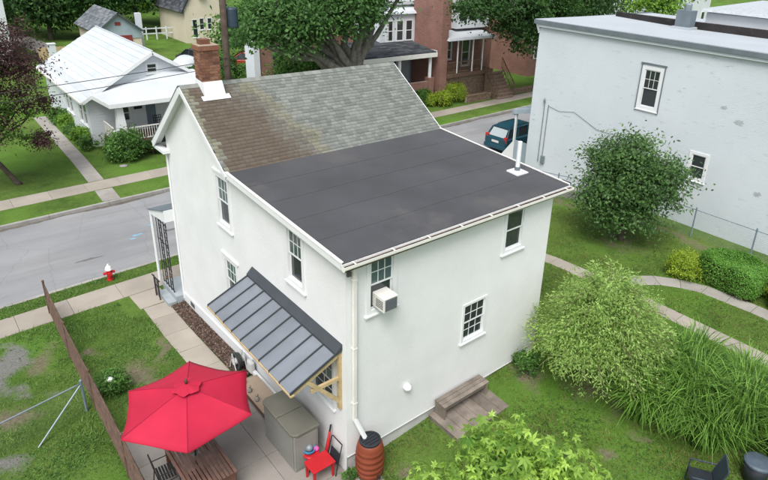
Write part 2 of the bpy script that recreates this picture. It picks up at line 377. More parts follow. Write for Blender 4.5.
def np_mesh(name, V, Fq, mat, parent=None, attrs=None, kind=None, smooth=False):
    """V (n,3); Fq (m,k) same-size faces; attrs {name: per-face values}"""
    V = np.asarray(V, np.float32); Fq = np.asarray(Fq, np.int32); k = Fq.shape[1]
    me = bpy.data.meshes.new(name); me.vertices.add(len(V)); me.vertices.foreach_set('co', V.ravel())
    me.loops.add(Fq.size); me.loops.foreach_set('vertex_index', Fq.ravel())
    me.polygons.add(len(Fq)); me.polygons.foreach_set('loop_start', np.arange(0, Fq.size, k, dtype=np.int32))
    me.polygons.foreach_set('loop_total', np.full(len(Fq), k, np.int32))
    if smooth: me.polygons.foreach_set('use_smooth', np.ones(len(Fq), bool))
    for an, (dom, val) in (attrs or {}).items():
        a = me.attributes.new(an, 'FLOAT', dom); a.data.foreach_set('value', np.asarray(val, np.float32))
    me.materials.append(M[mat]); me.update(calc_edges=True)
    o = bpy.data.objects.new(name, me); COL.objects.link(o)
    if parent is not None: o.parent = parent; o.location = -wloc(parent)
    if kind: o['kind'] = kind
    return o
def unit(v): return v/np.maximum(1e-6, np.linalg.norm(v, axis=-1, keepdims=True))

# ------------------------------------------------------------------ terrain
SH = .045                                   # the street runs a little askew to the house
Y_SWN, Y_SWF, Y_CN, Y_CF, Y_FSN, Y_FSF = 11.0, 12.05, 12.80, 19.57, 21.2, 22.35
def smst(t): t = np.clip(t, 0, 1); return t*t*(3-2*t)
def gz(x, y):
    x = np.asarray(x, float); y = np.asarray(y, float)
    b = .4*np.clip(x/5, 0, 1); k = smst((y-2)/8)
    z = b*(1-k)-.4*k
    return z
def gzs(x, y): return float(gz(x, y))
def disc(x, y, cx, cy, rx, ry): return np.clip(1.25-np.hypot((x-cx)/rx, (y-cy)/ry), 0, 1)
def dirt_f(x, y):
    d = np.zeros_like(x); xo, yo = x, y; x = x+.18*np.sin(y*3.1)+.08*np.sin(y*8.3+1); y = y+.2*np.sin(xo*2.7+1)+.08*np.sin(xo*7.9)
    for c in ((-2.35,6.6,.75,1.3),(-1.7,5.4,.6,1.0),(-3.0,8.3,.3,.5),(3.6,-2.6,.45,.35),(4.9,-3.4,.4,.35),(.9,-.9,.35,.3),(5.3,-.55,.85,.75),(-4.25,8.9,.55,1.3),(-5.3,6.6,1.0,.8),(-1.55,7.4,.3,1.2),(-2.7,5.0,.4,.6),(5.9,-3.9,.3,.5)):
        d = np.maximum(d, disc(x, y, *c)*.8)
    d = np.maximum(d, np.clip(1-np.abs(x-17.0)/.9, 0, 1)*.75*((y < 8) & (y > -8)))      # bare strip along the fence
    d = np.maximum(d, disc(x, y, 14.6, 2.4, 1.6, 1.6)*.62)
    d = np.maximum(d, disc(x, y, 7.0, -2.6, 2.2, 2.4)*.7)
    return d
def gravel_f(x, y):
    wx, wy = x+.35*np.sin(y*2.3+1)+.15*np.sin(y*6.1), y+.4*np.sin(x*2.9)+.15*np.sin(x*7.3+2)
    return .9*np.maximum(disc(wx, wy, -5.2, 8.9, .85, 1.7), np.maximum(disc(wx, wy, -5.8, 5.4, .6, 1.2)*.9, disc(wx, wy, -5.0, 7.3, .5, .9)*.7))
xs = np.concatenate([[-400,-200,-100,-60,-40,-25,-16,-12], np.arange(-9, 20.01, .14), [21,22.5,24,26,28,30,33,36,40,45,55,70,100,150,250,400]])
vs_ = np.concatenate([[-200,-80,-30,-15,-10], np.arange(-8, Y_SWN, .14), [Y_SWN,11.3,11.7,Y_SWF,12.2,12.4,12.6,Y_CN+.02,Y_CN+.1,13.5,15,17,18.5,Y_CF-.1,Y_CF-.02,20,20.4,20.8,Y_FSN,21.6,22,Y_FSF,22.8,23.4,24,25,26,27,28,30,33,37,42,50,60,75,90,120,160,220,300,420]])
GX, GV = np.meshgrid(xs, vs_); GY = GV+SH*np.clip(GX, -60, 60)
GZ = gz(GX, GY); road_m = (GV > Y_CN+.05) & (GV < Y_CF-.05); GZ = np.where(road_m, -.62, GZ)
GZ = GZ+np.where((GV < Y_SWN-.2), .018*np.sin(GX*2.1+1)*np.sin(GY*1.7)*(GX < 9), 0)*np.clip((Y_SWN-GV), 0, 1)
GZ = GZ-np.where((GX > -3.75) & (GX < -.02) & (GV < 4.4), .03, 0)
ni, nj = GX.shape; idx = np.arange(ni*nj).reshape(ni, nj)
Fg = np.stack([idx[:-1,:-1], idx[:-1,1:], idx[1:,1:], idx[1:,:-1]], -1).reshape(-1, 4)
g = np_mesh('ground', np.stack([GX, GY, GZ], -1).reshape(-1, 3), Fg, 'ground', attrs={'dirt': ('POINT', dirt_f(GX, GY).ravel()), 'gravel': ('POINT', gravel_f(GX, GY).ravel())}, smooth=True)
tag(g, 'worn green lawn ground with bare earth and gravel patches', kind='structure')

def sy(v, x): return v+SH*max(-60, min(60, x))
# road
mb = MB(); RX = [-60,-30,-15,-8,-4,0,4,8,15,22,30,45,60,120]
for a, b in zip(RX[:-1], RX[1:]):
    for v0, v1, z0, z1 in ((Y_CN+.02, 16.2, -.53, -.47), (16.2, Y_CF-.02, -.47, -.53)):
        mb.add([(a, sy(v0,a), z0), (b, sy(v0,b), z0), (b, sy(v1,b), z1), (a, sy(v1,a), z1)], [(0,1,2,3)])
road = tag(mb.build('road', 'asphalt'), 'pale worn grey asphalt street', kind='structure')
def rz_(x, y):
    v = y-SH*x; return -.53+.06*(1-abs(v-16.2)/3.4)
def blob(name, cx, cy, rx, ry, mat, parent, seed, n=14, dz=.004):
    r_ = random.Random(seed); mb = MB(); P = []
    for k in range(n):
        t = 2*math.pi*k/n; q = .6+.55*r_.random(); x, y = cx+rx*q*math.cos(t), cy+ry*q*math.sin(t); P.append((x, y, rz_(x, y)+dz))
    mb.add([(cx, cy, rz_(cx, cy)+dz)]+P, [(0, i+1, (i+1) % n+1) for i in range(n)]); return mb.build(name, mat, parent)
for k, (x, y, a, b) in enumerate([(.35,15.6,.22,.10),(1.7,16.35,.35,.06),(2.3,16.5,.4,.07),(2.9,16.6,.25,.06),(.15,15.35,.14,.07),(1.1,16.2,.2,.05)]): blob('paint_mark', x, y, a, b, 'bluepaint', road, k, dz=.006)
blob('road_patch', 1.75, 15.3, .38, .13, 'patch', road, 21); blob('road_patch', -1.7, 14.6, .5, .08, 'patch', road, 22)
for v0, sgn, lab_ in ((Y_CN+.13, 1, 0), (Y_CF-.13, -1, 1)):
    mb = MB(); r_ = random.Random(lab_+50); xg = np.arange(-14, 46, .25); Vg = []
    for x in xg:
        wd = .06+.22*abs(math.sin(x*.7+lab_))*r_.uniform(.5, 1); y = sy(v0, x); Vg += [(x, y, rz_(x, y)+.004), (x, y+sgn*wd, rz_(x, y+sgn*wd)+.004)]
    mb.add(Vg, [(2*i, 2*i+2, 2*i+3, 2*i+1) for i in range(len(xg)-1)]); mb.build('gutter_grit', 'grit', road)
# kerbs
def kerb(v0, v1, xa, xb, lab):
    root = tag(MB().prism([(0,0),(.001,0),(.001,.001)], 'x', 0, .001).build('kerb', 'curb'), lab, kind='structure')
    root.location = (xa, sy(v0, xa), -.7)
    x = xa
    while x < xb:
        x2 = min(xb, x+2.4); y0, y1 = sy(v0, x), sy(v0, x2-.012); t = v1-v0
        MB().hexa([(x,y0,-.66),(x2-.012,y1,-.66),(x2-.012,y1+t,-.66),(x,y0+t,-.66),(x,y0,-.385),(x2-.012,y1,-.385),(x2-.012,y1+t,-.385),(x,y0+t,-.385)]).build('kerb_stone', 'curb', root, bevel=.012)
        x = x2
kerb(Y_CN-.02, Y_CN+.13, -14, 30, 'low concrete kerb on the house side of the street')
kerb(Y_CF-.13, Y_CF+.02, -14, 46, 'low concrete kerb on the bungalow side of the street')
# slabs following the ground
def slab(name, poly, mat, parent, th=.1, rise=.022):
    P = [(x, y, gzs(x, y)+rise) for x, y in poly]; Q = [(x, y, z-th) for x, y, z in P]
    return MB().hexa(Q+P).build(name, mat, parent, bevel=.01)
def walk(name, lab, v0, v1, xa, xb, step, mat):
    root = MB().box(0, .01, 0, .01, 0, .01).build(name, mat); root.location = (xa, sy(v0, xa)+.3, -.6); tag(root, lab, kind='structure')
    x = xa
    while x < xb-.05:
        x2 = min(xb, x+step); g_ = .008; s = -1e-9
        slab('paving_slab', [(x, sy(v0,x)), (x2-g_, sy(v0,x2-g_)), (x2-g_, sy(v1,x2-g_)), (x, sy(v1,x))], mat, root)
        x = x2
    return root
walk('sidewalk', 'tan concrete sidewalk in front of the white house', Y_SWN, Y_SWF, -13.5, 30, 1.5, 'concrete')
walk('sidewalk', 'concrete sidewalk across the street before the bungalow', Y_FSN, Y_FSF, -13.5, 52, 1.5, 'concrete')
def strip(name, lab, pts, width, step, mat, rise=.022):
    """slabs along a polyline"""
    P = [Vector((*p, 0)) for p in pts]; out = []; carry = 0
    root = MB().box(0, .01, 0, .01, 0, .01).build(name, mat); root.location = (pts[0][0], pts[0][1], gzs(*pts[0])-.2); tag(root, lab, kind='structure')
    L = [0]
    for a, b in zip(P[:-1], P[1:]): L.append(L[-1]+(b-a).length)
    def at(s):
        for i in range(len(P)-1):
            if s <= L[i+1] or i == len(P)-2:
                t = (s-L[i])/(L[i+1]-L[i]); return P[i].lerp(P[i+1], t)
    def nrm(s):
        d = (at(min(L[-1], s+.15))-at(max(0, s-.15))).normalized(); return Vector((-d.y, d.x, 0))
    s = 0
    while s < L[-1]-.05:
        e = min(L[-1], s+step); a, b = at(s), at(e-.014); na, nb = nrm(s), nrm(e-.014)
        w2 = width/2
        slab('paving_slab', [tuple((a-na*w2)[:2]), tuple((b-nb*w2)[:2]), tuple((b+nb*w2)[:2]), tuple((a+na*w2)[:2])], mat, root, rise=rise); s = e
    return root
strip('walkway', 'concrete walkway along the white side wall to the sidewalk', [(-.86, 4.45), (-.86, 8.2), (-.84, 9.88)], .76, 1.15, 'concrete')
strip('garden_path', 'straight pale concrete path through the right yard', [(11.35, -9), (11.3, 0), (10.9, 10.9)], .62, 1.2, 'concrete', .012)
strip('garden_path', 'curved concrete path below the clipped hedge', [(11.62, .75), (12.3, .35), (13.1, -.25), (13.7, -1.25), (13.85, -3), (13.8, -6), (13.7, -9)], .62, .8, 'oldconcrete', .012)
strip('garden_path', 'old concrete path beside the bungalow lawn', [(.62, 22.45), (.72, 26), (.75, 30), (.8, 36)], .7, 1.2, 'oldconcrete')
strip('garden_path', 'short paving link across the grass verge', [(.55, 19.65), (.6, 21.15)], .75, .8, 'oldconcrete')
strip('front_walk', 'concrete slab at the foot of the front steps', [(-.82, 9.9), (-.86, 10.93)], .98, 1.2, 'concrete', .03)
# patio
root = MB().box(0, .01, 0, .01, 0, .01).build('patio', 'patio'); root.location = (-1.5, 2, -.2); tag(root, 'grey brown concrete patio slabs beside the white house', kind='structure')
for i in range(3):
    for j in range(4):
        x0, x1 = -3.5+i*1.166, -3.5+(i+1)*1.166-.007; y0, y1 = -1.3+j*1.42, -1.3+(j+1)*1.42-.007
        slab('paving_slab', [(x0,y0),(x1,y0),(x1,y1),(x0,y1)], 'patio', root)
# mulch bed
mb = MB()
for a, b in zip(np.arange(4.4, 9.5, .3), np.arange(4.7, 9.8, .3)):
    mb.add([(-.46, a, gzs(-.4,a)+.03), (.0, a, gzs(0,a)+.07), (.0, b, gzs(0,b)+.07), (-.46, b, gzs(-.4,b)+.03)], [(0,1,2,3)])
tag(mb.build('mulch_bed', 'soil'), 'dark brown mulch bed against the white side wall', kind='structure')

r_ = np.random.default_rng(77); n = 5200; mx, my = r_.uniform(-.47, 0, n), r_.uniform(4.42, 9.42, n)
mN = np.array([0, 0, 1.])+r_.normal(size=(n, 3))*.6; mT = unit(r_.normal(size=(n, 3))); mT = unit(mT-unit(mN)*(mT*unit(mN)).sum(1, keepdims=True)); mB_ = np.cross(unit(mN), mT)
mC_ = np.stack([mx, my, gz(mx, my)+.05+.04*(mx+.46)/.46+.02*r_.random(n)], 1); ml = r_.uniform(.02, .05, (n, 1)); mw = r_.uniform(.008, .018, (n, 1))
mV = np.stack([mC_-mT*ml-mB_*mw, mC_+mT*ml-mB_*mw, mC_+mT*ml+mB_*mw, mC_-mT*ml+mB_*mw], 1).reshape(-1, 3)
tag(np_mesh('mulch_chips', mV, np.arange(4*n).reshape(n, 4), 'chips', None, {'rnd': ('FACE', r_.random(n))}), 'loose bark chips on the mulch bed', 'mulch', kind='stuff')
# ------------------------------------------------------------------ facade + windows
def clip(poly, conv):
    out = poly
    n = len(conv); area = sum(conv[i][0]*conv[(i+1) % n][1]-conv[(i+1) % n][0]*conv[i][1] for i in range(n))
    cv = conv if area > 0 else conv[::-1]
    for i in range(n):
        a, b = cv[i], cv[(i+1) % n]; inp, out = out, []
        if not inp: return []
        d = lambda p: (b[0]-a[0])*(p[1]-a[1])-(b[1]-a[1])*(p[0]-a[0])
        for k in range(len(inp)):
            p, q = inp[k], inp[(k+1) % len(inp)]; dp, dq = d(p), d(q)
            if dp >= -1e-9: out.append(p)
            if (dp > 1e-9 and dq < -1e-9) or (dp < -1e-9 and dq > 1e-9):
                t = dp/(dp-dq); out.append((p[0]+(q[0]-p[0])*t, p[1]+(q[1]-p[1])*t))
    return out
def facade(mb, mp, polys, holes, depth=.12):
    for poly in polys:
        us = sorted({p[0] for p in poly} | {h[i] for h in holes for i in (0, 1)}); zs = sorted({min(p[1] for p in poly), max(p[1] for p in poly)} | {h[i] for h in holes for i in (2, 3)})
        for u0, u1 in zip(us[:-1], us[1:]):
            for z0, z1 in zip(zs[:-1], zs[1:]):
                if any(h[0]-1e-6 <= u0 and u1 <= h[1]+1e-6 and h[2]-1e-6 <= z0 and z1 <= h[3]+1e-6 for h in holes): continue
                c = clip([(u0,z0),(u1,z0),(u1,z1),(u0,z1)], poly)
                if len(c) > 2: mb.add([mp(u, z, 0) for u, z in c], [tuple(range(len(c)))])
    for a, b, z0, z1 in holes:
        for q in (((a,z0),(b,z0)), ((b,z0),(b,z1)), ((b,z1),(a,z1)), ((a,z1),(a,z0))):
            mb.add([mp(*q[0],0), mp(*q[1],0), mp(*q[1],depth), mp(*q[0],depth)], [(0,1,2,3)])
    return mb
def ub(mb, mp, u0, u1, z0, z1, d0, d1):
    return mb.hexa([mp(u0,z0,d0), mp(u1,z0,d0), mp(u1,z0,d1), mp(u0,z0,d1), mp(u0,z1,d0), mp(u1,z1,d0), mp(u1,z1,d1), mp(u0,z1,d1)])
def window(parent, mp, h, trim=.09, grid=(3,2), lower=None, tint_top=True, proud=.025, sillw=.035, label=None, frame='white_trim', backing=True):
    a, b, z0, z1 = h[0]+.006, h[1]-.006, h[2]+.006, h[3]-.006; mb = MB()
    ub(mb, mp, a-trim, a, z0-trim, z1+trim, -proud, .008); ub(mb, mp, b, b+trim, z0-trim, z1+trim, -proud, .008)
    ub(mb, mp, a, b, z1, z1+trim, -proud+.002, .0075); ub(mb, mp, a, b, z0-trim, z0, -proud+.002, .0075)
    wn = mb.build('window', frame, parent)
    if label: wn['label'] = label
    ub(MB(), mp, a-trim-.04, b+trim+.04, z0-trim-.034, z0-trim-.001, -proud-sillw, .03).build('sill', frame, wn)
    zm = (z0+z1)/2; s = .038
    for k, (y0, y1, d) in enumerate(((zm-.02, z1, .010), (z0, zm+.02, .036))):
        mb = MB(); ub(mb, mp, a+.001, a+s, y0, y1, d, d+.024); ub(mb, mp, b-s, b-.001, y0, y1, d, d+.024)
        ub(mb, mp, a+s, b-s, y0, y0+s, d+.001, d+.0235); ub(mb, mp, a+s, b-s, y1-s, y1, d+.001, d+.0235)
        mb.build('sash', frame, wn)
        ub(MB(), mp, a+s*.5, b-s*.5, y0+s*.5, y1-s*.5, d+.010, d+.016).build('pane', 'glass_t' if (k == 0 and tint_top) else 'glass', wn)
        gg = grid if k == 0 else lower
        if gg:
            mb = MB()
            for i in range(1, gg[0]):
                u = a+s+(b-a-2*s)*i/gg[0]; ub(mb, mp, u-.009, u+.009, y0+s, y1-s, d+.003, d+.0098)
            for i in range(1, gg[1]):
                z = y0+s+(y1-y0-2*s)*i/gg[1]; ub(mb, mp, a+s, b-s, z-.009, z+.009, d+.004, d+.0096)
            mb.build('muntin', frame, wn)
    return wn

# ------------------------------------------------------------------ the white house
W, D1, D2 = 6.36, 4.8, 9.45
house = thing('white_house', 'white stucco two storey house with grey shingle gable and dark flat rear roof', 'house', (3.2, 4.7, 0))
mL = lambda u, z, d: (d, u, z); mR = lambda u, z, d: (u, d, z); mE = lambda u, z, d: (W-d, u, z); mF = lambda u, z, d: (u, D2-d, z)
RZ, RY = 7.30, 7.28                      # ridge
RS = .665; FS = .80                      # rear and front slopes
zs5 = RZ-(RY-D1)*RS                      # where the shingles meet the flat roof
def flatz(y): return 5.34+(zs5-.02-5.34)*(y/D1)
HL = [(1.62,2.22,3.98,5.24), (5.20,5.86,3.98,5.28), (5.10,5.76,1.72,2.92), (.50,1.35,1.55,2.75)]
mb = MB()
polysL = [[(0,.0),(D1,-.1),(D1,flatz(D1)),(0,flatz(0)-.03)], [(D1,-.6),(D2,-.6),(D2,RZ-(D2-RY)*FS-.08),(RY,RZ-.08),(D1,zs5-.05)]]
polysL[0] = [(0,-.3),(D1,-.3),(D1,flatz(D1)-.02),(0,flatz(0)-.02)]
facade(mb, mL, polysL, HL)
HR = [(.58,1.17,4.02,5.19), (4.62,5.24,4.12,5.16), (3.38,4.10,2.02,3.02)]
facade(mb, mR, [[(0,.45),(W,.45),(W,flatz(0)-.02),(0,flatz(0)-.02)]], HR)
facade(mb, mE, [[(0,-.3),(D2,-.6),(D2,5.4),(0,flatz(0)-.02)]], [])
facade(mb, mF, [[(0,-.6),(W,-.6),(W,5.5),(0,5.5)]], [])
mb.build('wall', 'stucco', house)
# foundation below the stucco drip line, set back
MB().box(.03, W-.03, .025, .3, -.4, .46).build('foundation', 'found', house)
MB().box(.0, W, -.018, .02, .445, .462).build('drip_edge', 'found', house)
mb = MB(); mb.hexa([(-.035,4.5,-.6),(.01,4.5,-.6),(.01,9.44,-.9),(-.035,9.44,-.9),(-.035,4.5,.33),(.01,4.5,.33),(.01,9.44,.02),(-.035,9.44,.02)]); mb.build('plinth', 'white_trim', house)
MB().box(-.05, .0, 8.55, 8.85, -.17, -.02).build('basement_vent', 'grille', house)
for k, h in enumerate(HL): window(house, mL, h, .1 if k < 3 else .07, (3,2), (2,2) if k == 3 else None, proud=.03)
window(house, mR, HR[0], .10, (3,2), None); window(house, mR, HR[1], .09, None, None, tint_top=False); window(house, mR, HR[2], .06, (3,2), (3,2), tint_top=False)
# head casing on left windows
for a, b, z0, z1 in HL[:3]: ub(MB(), mL, a-.17, b+.17, z1+.102, z1+.16, -.05, .0).build('window_head', 'white_trim', house)
# second storm frame on the AC window side
# flat rear roof: lapped membrane sheets
XO0, XO1 = -.17, W+.42
NS = 5
edges = np.linspace(-.13, D1+.02, NS+1)
def fz(y): return 5.43+(zs5+.03-5.43)*(y/D1)
mb = MB(); mb.hexa([(XO0,-.13,fz(0)-.13),(XO1,-.13,fz(0)-.13),(XO1,D1,fz(D1)-.13),(XO0,D1,fz(D1)-.13),(XO0,-.13,fz(-.13)-.03),(XO1,-.13,fz(-.13)-.03),(XO1,D1,fz(D1)-.03),(XO0,D1,fz(D1)-.03)])
roofd = mb.build('flat_roof', 'white_trim', house)
for i in range(NS):
    a, b = edges[i], edges[i+1]+.06; lift = .004+.0016*i
    wob = [random.uniform(-.02, .02) for _ in range(9)]
    xs9 = np.linspace(XO0+.01, XO1-.01, 9); V = []; Fm = []
    for k, x in enumerate(xs9): V += [(x, a+wob[k]*(i > 0), fz(a)-.02+lift+.006), (x, min(b, D1+.03), fz(min(b, D1+.03))-.02+lift)]
    for k in range(8): Fm.append((2*k, 2*k+2, 2*k+3, 2*k+1))
    # thickness lip
    n = len(V)
    for k in range(9): V.append((V[2*k][0], V[2*k][1]-.002, V[2*k][2]-.014))
    for k in range(8): Fm.append((n+k, n+k+1, 2*k+2, 2*k))
    MB().add(V, Fm).build('membrane_sheet', 'membrane', roofd)
# metal edge trims + rake boards
mb = MB(); mb.beam((XO0-.012, -.14, fz(-.14)-.055), (XO0-.012, D1+.02, fz(D1)-.055), .03, .15); mb.build('rake_board', 'white_trim', house)
mb = MB(); mb.beam((XO0-.0, -.14, fz(-.14)+.02), (XO0-.0, D1+.02, fz(D1)+.02), .07, .02); mb.build('rake_trim', 'white_alu', house)
mb = MB(); mb.beam((XO1+.012, -.14, fz(-.14)-.055), (XO1+.012, D1+.02, fz(D1)-.055), .03, .15); mb.build('rake_board', 'white_trim', house)
mb = MB(); mb.beam((XO1, -.14, fz(-.14)+.018), (XO1, D1+.02, fz(D1)+.018), .05, .016); mb.build('rake_trim', 'white_alu', house)
mb = MB(); mb.beam((-.03, .0, flatz(0)-.16), (-.03, D1-.1, flatz(D1)-.16), .05, .16); mb.build('frieze_board', 'white_trim', house)
# gutter on the rear eave
gx0, gx1, gy, gzz = XO0-.02, XO1+.04, -.15, fz(0)-.03
prof = [(0,0),(0,-.10),(-.035,-.125),(-.085,-.125),(-.125,-.06),(-.125,.0),(-.118,.0),(-.118,-.055),(-.08,-.117),(-.037,-.117),(-.008,-.095),(-.008,0)]
gut = MB(); 
n = len(prof); vs2 = [(gx0, gy+p[0], gzz+p[1]) for p in prof]+[(gx1, gy+p[0], gzz+p[1]-.02) for p in prof]
gut.add(vs2, [(i, (i+1) % n, n+(i+1) % n, n+i) for i in range(n)])
for gx, zz in ((gx0, 0), (gx1, -.02)): gut.add([(gx, gy, gzz+zz), (gx, gy-.125, gzz+zz), (gx, gy-.125, gzz-.06+zz), (gx, gy-.085, gzz-.125+zz), (gx, gy-.035, gzz-.125+zz), (gx, gy, gzz-.1+zz)], [(0,1,2,3,4,5)])
gutter = gut.build('gutter', 'white_alu', house)
for k in range(8):
    x = gx0+.25+k*.93; MB().box(x-.012, x+.012, gy-.13, gy+.01, gzz-.012-.02*k/8, gzz+.004-.02*k/8).build('gutter_hanger', 'white_alu', gutter)
MB().box(gx0+.02, gx1-.02, gy-.11, gy-.012, gzz-.112, gzz-.045).build('gutter_debris', 'soil', gutter)
# downspout
sp = MB(); sp.beam((.17, -.055, gzz-.2), (.17, -.055, 1.45), .085, .07, (0,1,0)); sp.beam((.17, -.13, gzz-.12), (.17, -.06, gzz-.22), .08, .07, (0,1,0))
sp = sp.build('downspout', 'white_alu', house, bevel=.008)
MB().beam((.17, -.055, 1.5), (.30, -.27, 1.04), .085, .07).build('downspout_elbow', 'white_trim', sp, bevel=.008)
for z in (4.9, 3.3, 1.9): MB().box(.12, .22, -.095, -.0, z, z+.03).build('bracket', 'white_alu', sp)
# main gable shingles
GX0, GX1 = -.2, W+.46
def shingle_field(x0, x1, origin, down, nrm_, length, exposure=.115, tab=.20, seed=1, stainf=None):
    """overlapping tabs, one thin slab each; origin at ridge, down = unit vector downslope"""
    r_ = np.random.default_rng(seed); V = []; Fq = []; rn = []; st = []
    ncou = int(length/exposure)
    for c in range(ncou):
        s0 = length-c*exposure; x = x0-r_.random()*tab
        while x < x1:
            wdt = tab*r_.uniform(.55, 1.25); a, b = max(x0, x), min(x1, x+wdt-.006); x += wdt
            if b-a < .03: continue
            th = .008+.006*r_.random(); lo = s0+r_.uniform(-.004, .006); hi = s0-exposure-.02
            pts = [(a, lo, th), (b, lo, th), (b, hi, .002), (a, hi, .002), (a, lo, -.004), (b, lo, -.004)]
            n = len(V)
            for px, s, t in pts:
                p = origin+down*max(0, s)+nrm_*t; V.append((px, p.y, p.z))
            Fq += [(n, n+1, n+2, n+3), (n+4, n+5, n+1, n)]; q = float(np.clip(r_.beta(1.6, 1.6), 0, 1)); rn += [q, q*.4]
            sv_ = stainf((a+b)/2, s0) if stainf else 0; st += [sv_, sv_]
    return V, Fq, rn, st
LR = (RY-D1)*math.hypot(1, RS)+.04; LF = (10.0-RY)*math.hypot(1, FS)
dR = Vector((0, -1, -RS)).normalized(); nR = Vector((0, -RS, 1)).normalized()
dF = Vector((0, 1, -FS)).normalized(); nF = Vector((0, FS, 1)).normalized()
top = Vector((0, RY, RZ))
deck = MB()
for (d, nn, L) in ((dR, nR, LR), (dF, nF, LF)):
    e = top+d*L; o_ = nn*.0; t_ = nn*.1
    deck.hexa([(GX0, (top-t_).y, (top-t_).z), (GX1, (top-t_).y, (top-t_).z), (GX1, (e-t_).y, (e-t_).z), (GX0, (e-t_).y, (e-t_).z), (GX0, top.y, top.z), (GX1, top.y, top.z), (GX1, e.y, e.z), (GX0, e.y, e.z)])
groof = deck.build('gable_roof', 'tar', house)
for (d, nn, L) in ((dR, nR, LR), (dF, nF, LF)):
    e = top+d*L; a_, b_ = top-nn*.104, e-nn*.104; a2, b2 = top-nn*.118, e-nn*.118
    for x0_, x1_ in ((GX0, .0), (W, GX1)): MB().hexa([(x0_,a2.y,a2.z),(x1_,a2.y,a2.z),(x1_,b2.y,b2.z),(x0_,b2.y,b2.z),(x0_,a_.y,a_.z),(x1_,a_.y,a_.z),(x1_,b_.y,b_.z),(x0_,b_.y,b_.z)]).build('soffit', 'white_trim', groof)
def stainf(x, s): return float(np.clip((1.45+.42*s-x)/2.0+.35, 0, 1)) if x > -.02 else .3
V, Fq, rn, st = shingle_field(GX0, GX1, top+nR*.006, dR, nR, LR, seed=3, stainf=stainf)
np_mesh('shingles', V, Fq, 'shingle', groof, {'rnd': ('FACE', rn), 'stain': ('FACE', st)}, 'stuff')
V, Fq, rn, st = shingle_field(GX0, GX1, top+nF*.006, dF, nF, LF, seed=4)
np_mesh('shingles', V, Fq, 'shingle', groof, {'rnd': ('FACE', rn), 'stain': ('FACE', st)}, 'stuff')
capm = MB(); xx = GX0; rcap = []
while xx < GX1-.02:
    x2 = min(GX1, xx+.17); a = top-dR*-.13+nR*.024; b = top+dF*.13+nF*.024; c = top+Vector((0, 0, .03))
    capm.add([(xx, a.y, a.z), (x2, a.y, a.z-.006), (x2, c.y, c.z-.006), (xx, c.y, c.z), (xx, b.y, b.z), (x2, b.y, b.z-.006)], [(0,1,2,3), (3,2,5,4)]); q = random.random(); rcap += [q, q]; xx += .14
capm.rnd = rcap; capm.build('ridge_cap', 'shingle', groof, kind='stuff')
# rake boards + soffit return of the gable, both ends
for gx, sgn in ((GX0, -1), (GX1, 1)):
    mb = MB()
    e = top+dF*LF; mb.beam((gx+sgn*.015, top.y, top.z-.10), (gx+sgn*.015, e.y, e.z-.10), .03, .2)
    mb.build('rake_board', 'white_trim', groof)
    e = top+dR*LR; MB().beam((gx+sgn*.013, top.y, top.z-.06), (gx+sgn*.013, e.y, e.z-.06), .026, .12).build('rake_board', 'white_trim', groof)
    e = top+dF*(LF+.02); MB().beam((gx+sgn*.02, top.y, top.z+.012), (gx+sgn*.02, e.y, e.z+.012), .03, .03).build('drip_edge', 'coping', groof)
e = top+dF*LF
MB().box(GX0, GX1, e.y-.02, e.y+.10, e.z-.20, e.z-.06).build('front_gutter', 'white_alu', groof)
MB().box(GX0, .0, D2-.25, e.y, e.z-.22, e.z-.12).build('eave_return', 'white_trim', groof)
MB().tube([(-.03, D2-.02, e.z-.3), (-.03, D2-.02, -.2)], .035, 8).build('corner_pipe', 'white_trim', house)
# chimney
ch = MB().box(.335, .815, 7.02, 7.42, 6.6, 8.28).build('chimney', 'mortar', house)
mb = MB(); rn = []
zc = 7.30; course = 0
while zc < 8.20:
    for (ax, fixed, a0, a1, out) in (('x', 7.02, .325, .825, -1), ('x', 7.42, .325, .825, 1), ('y', .335, 7.01, 7.43, -1), ('y', .815, 7.01, 7.43, 1)):
        p = a0-(.11 if course % 2 else 0)
        while p < a1-.03:
            q0, q1 = max(a0, p), min(a1, p+.21); p += .222
            if q1-q0 < .03: continue
            j = random.uniform(0, .006)
            if ax == 'x': mb.box(q0, q1, min(fixed, fixed+out*(.014+j)), max(fixed, fixed+out*(.014+j)), zc, zc+.062)
            else: mb.box(min(fixed, fixed+out*(.014+j)), max(fixed, fixed+out*(.014+j)), q0, q1, zc, zc+.062)
            rn += [random.random()]*6
    zc += .0755; course += 1
mb.rnd = rn; mb.build('brick', 'brick', ch, kind='stuff')
mb = MB().box(.29, .86, 6.98, 7.46, 8.2, 8.30); mb.rnd = [.7]*6; mb.build('chimney_cap', 'brick', ch)
MB().box(.31, .84, 7.0, 7.44, 8.302, 8.335).build('mortar_crown', 'card', ch, bevel=.02)
mb = MB().box(.40, .66, 7.12, 7.34, 8.33, 8.46); mb.rnd = [.3]*6; mb.build('flue', 'brick', ch)
fl = MB(); fl.hexa([(.29,6.80,6.95),(.86,6.80,6.95),(.86,7.45,7.2),(.29,7.45,7.2),(.315,6.965,7.40),(.835,6.965,7.40),(.835,7.46,7.44),(.315,7.46,7.44)]); fl.build('flashing', 'white_trim', ch)
MB().beam((.2, 6.80, 7.02), (.95, 6.80, 7.02), .16, .012, (0, -RS, 1)).build('flashing_apron', 'white_trim', ch)
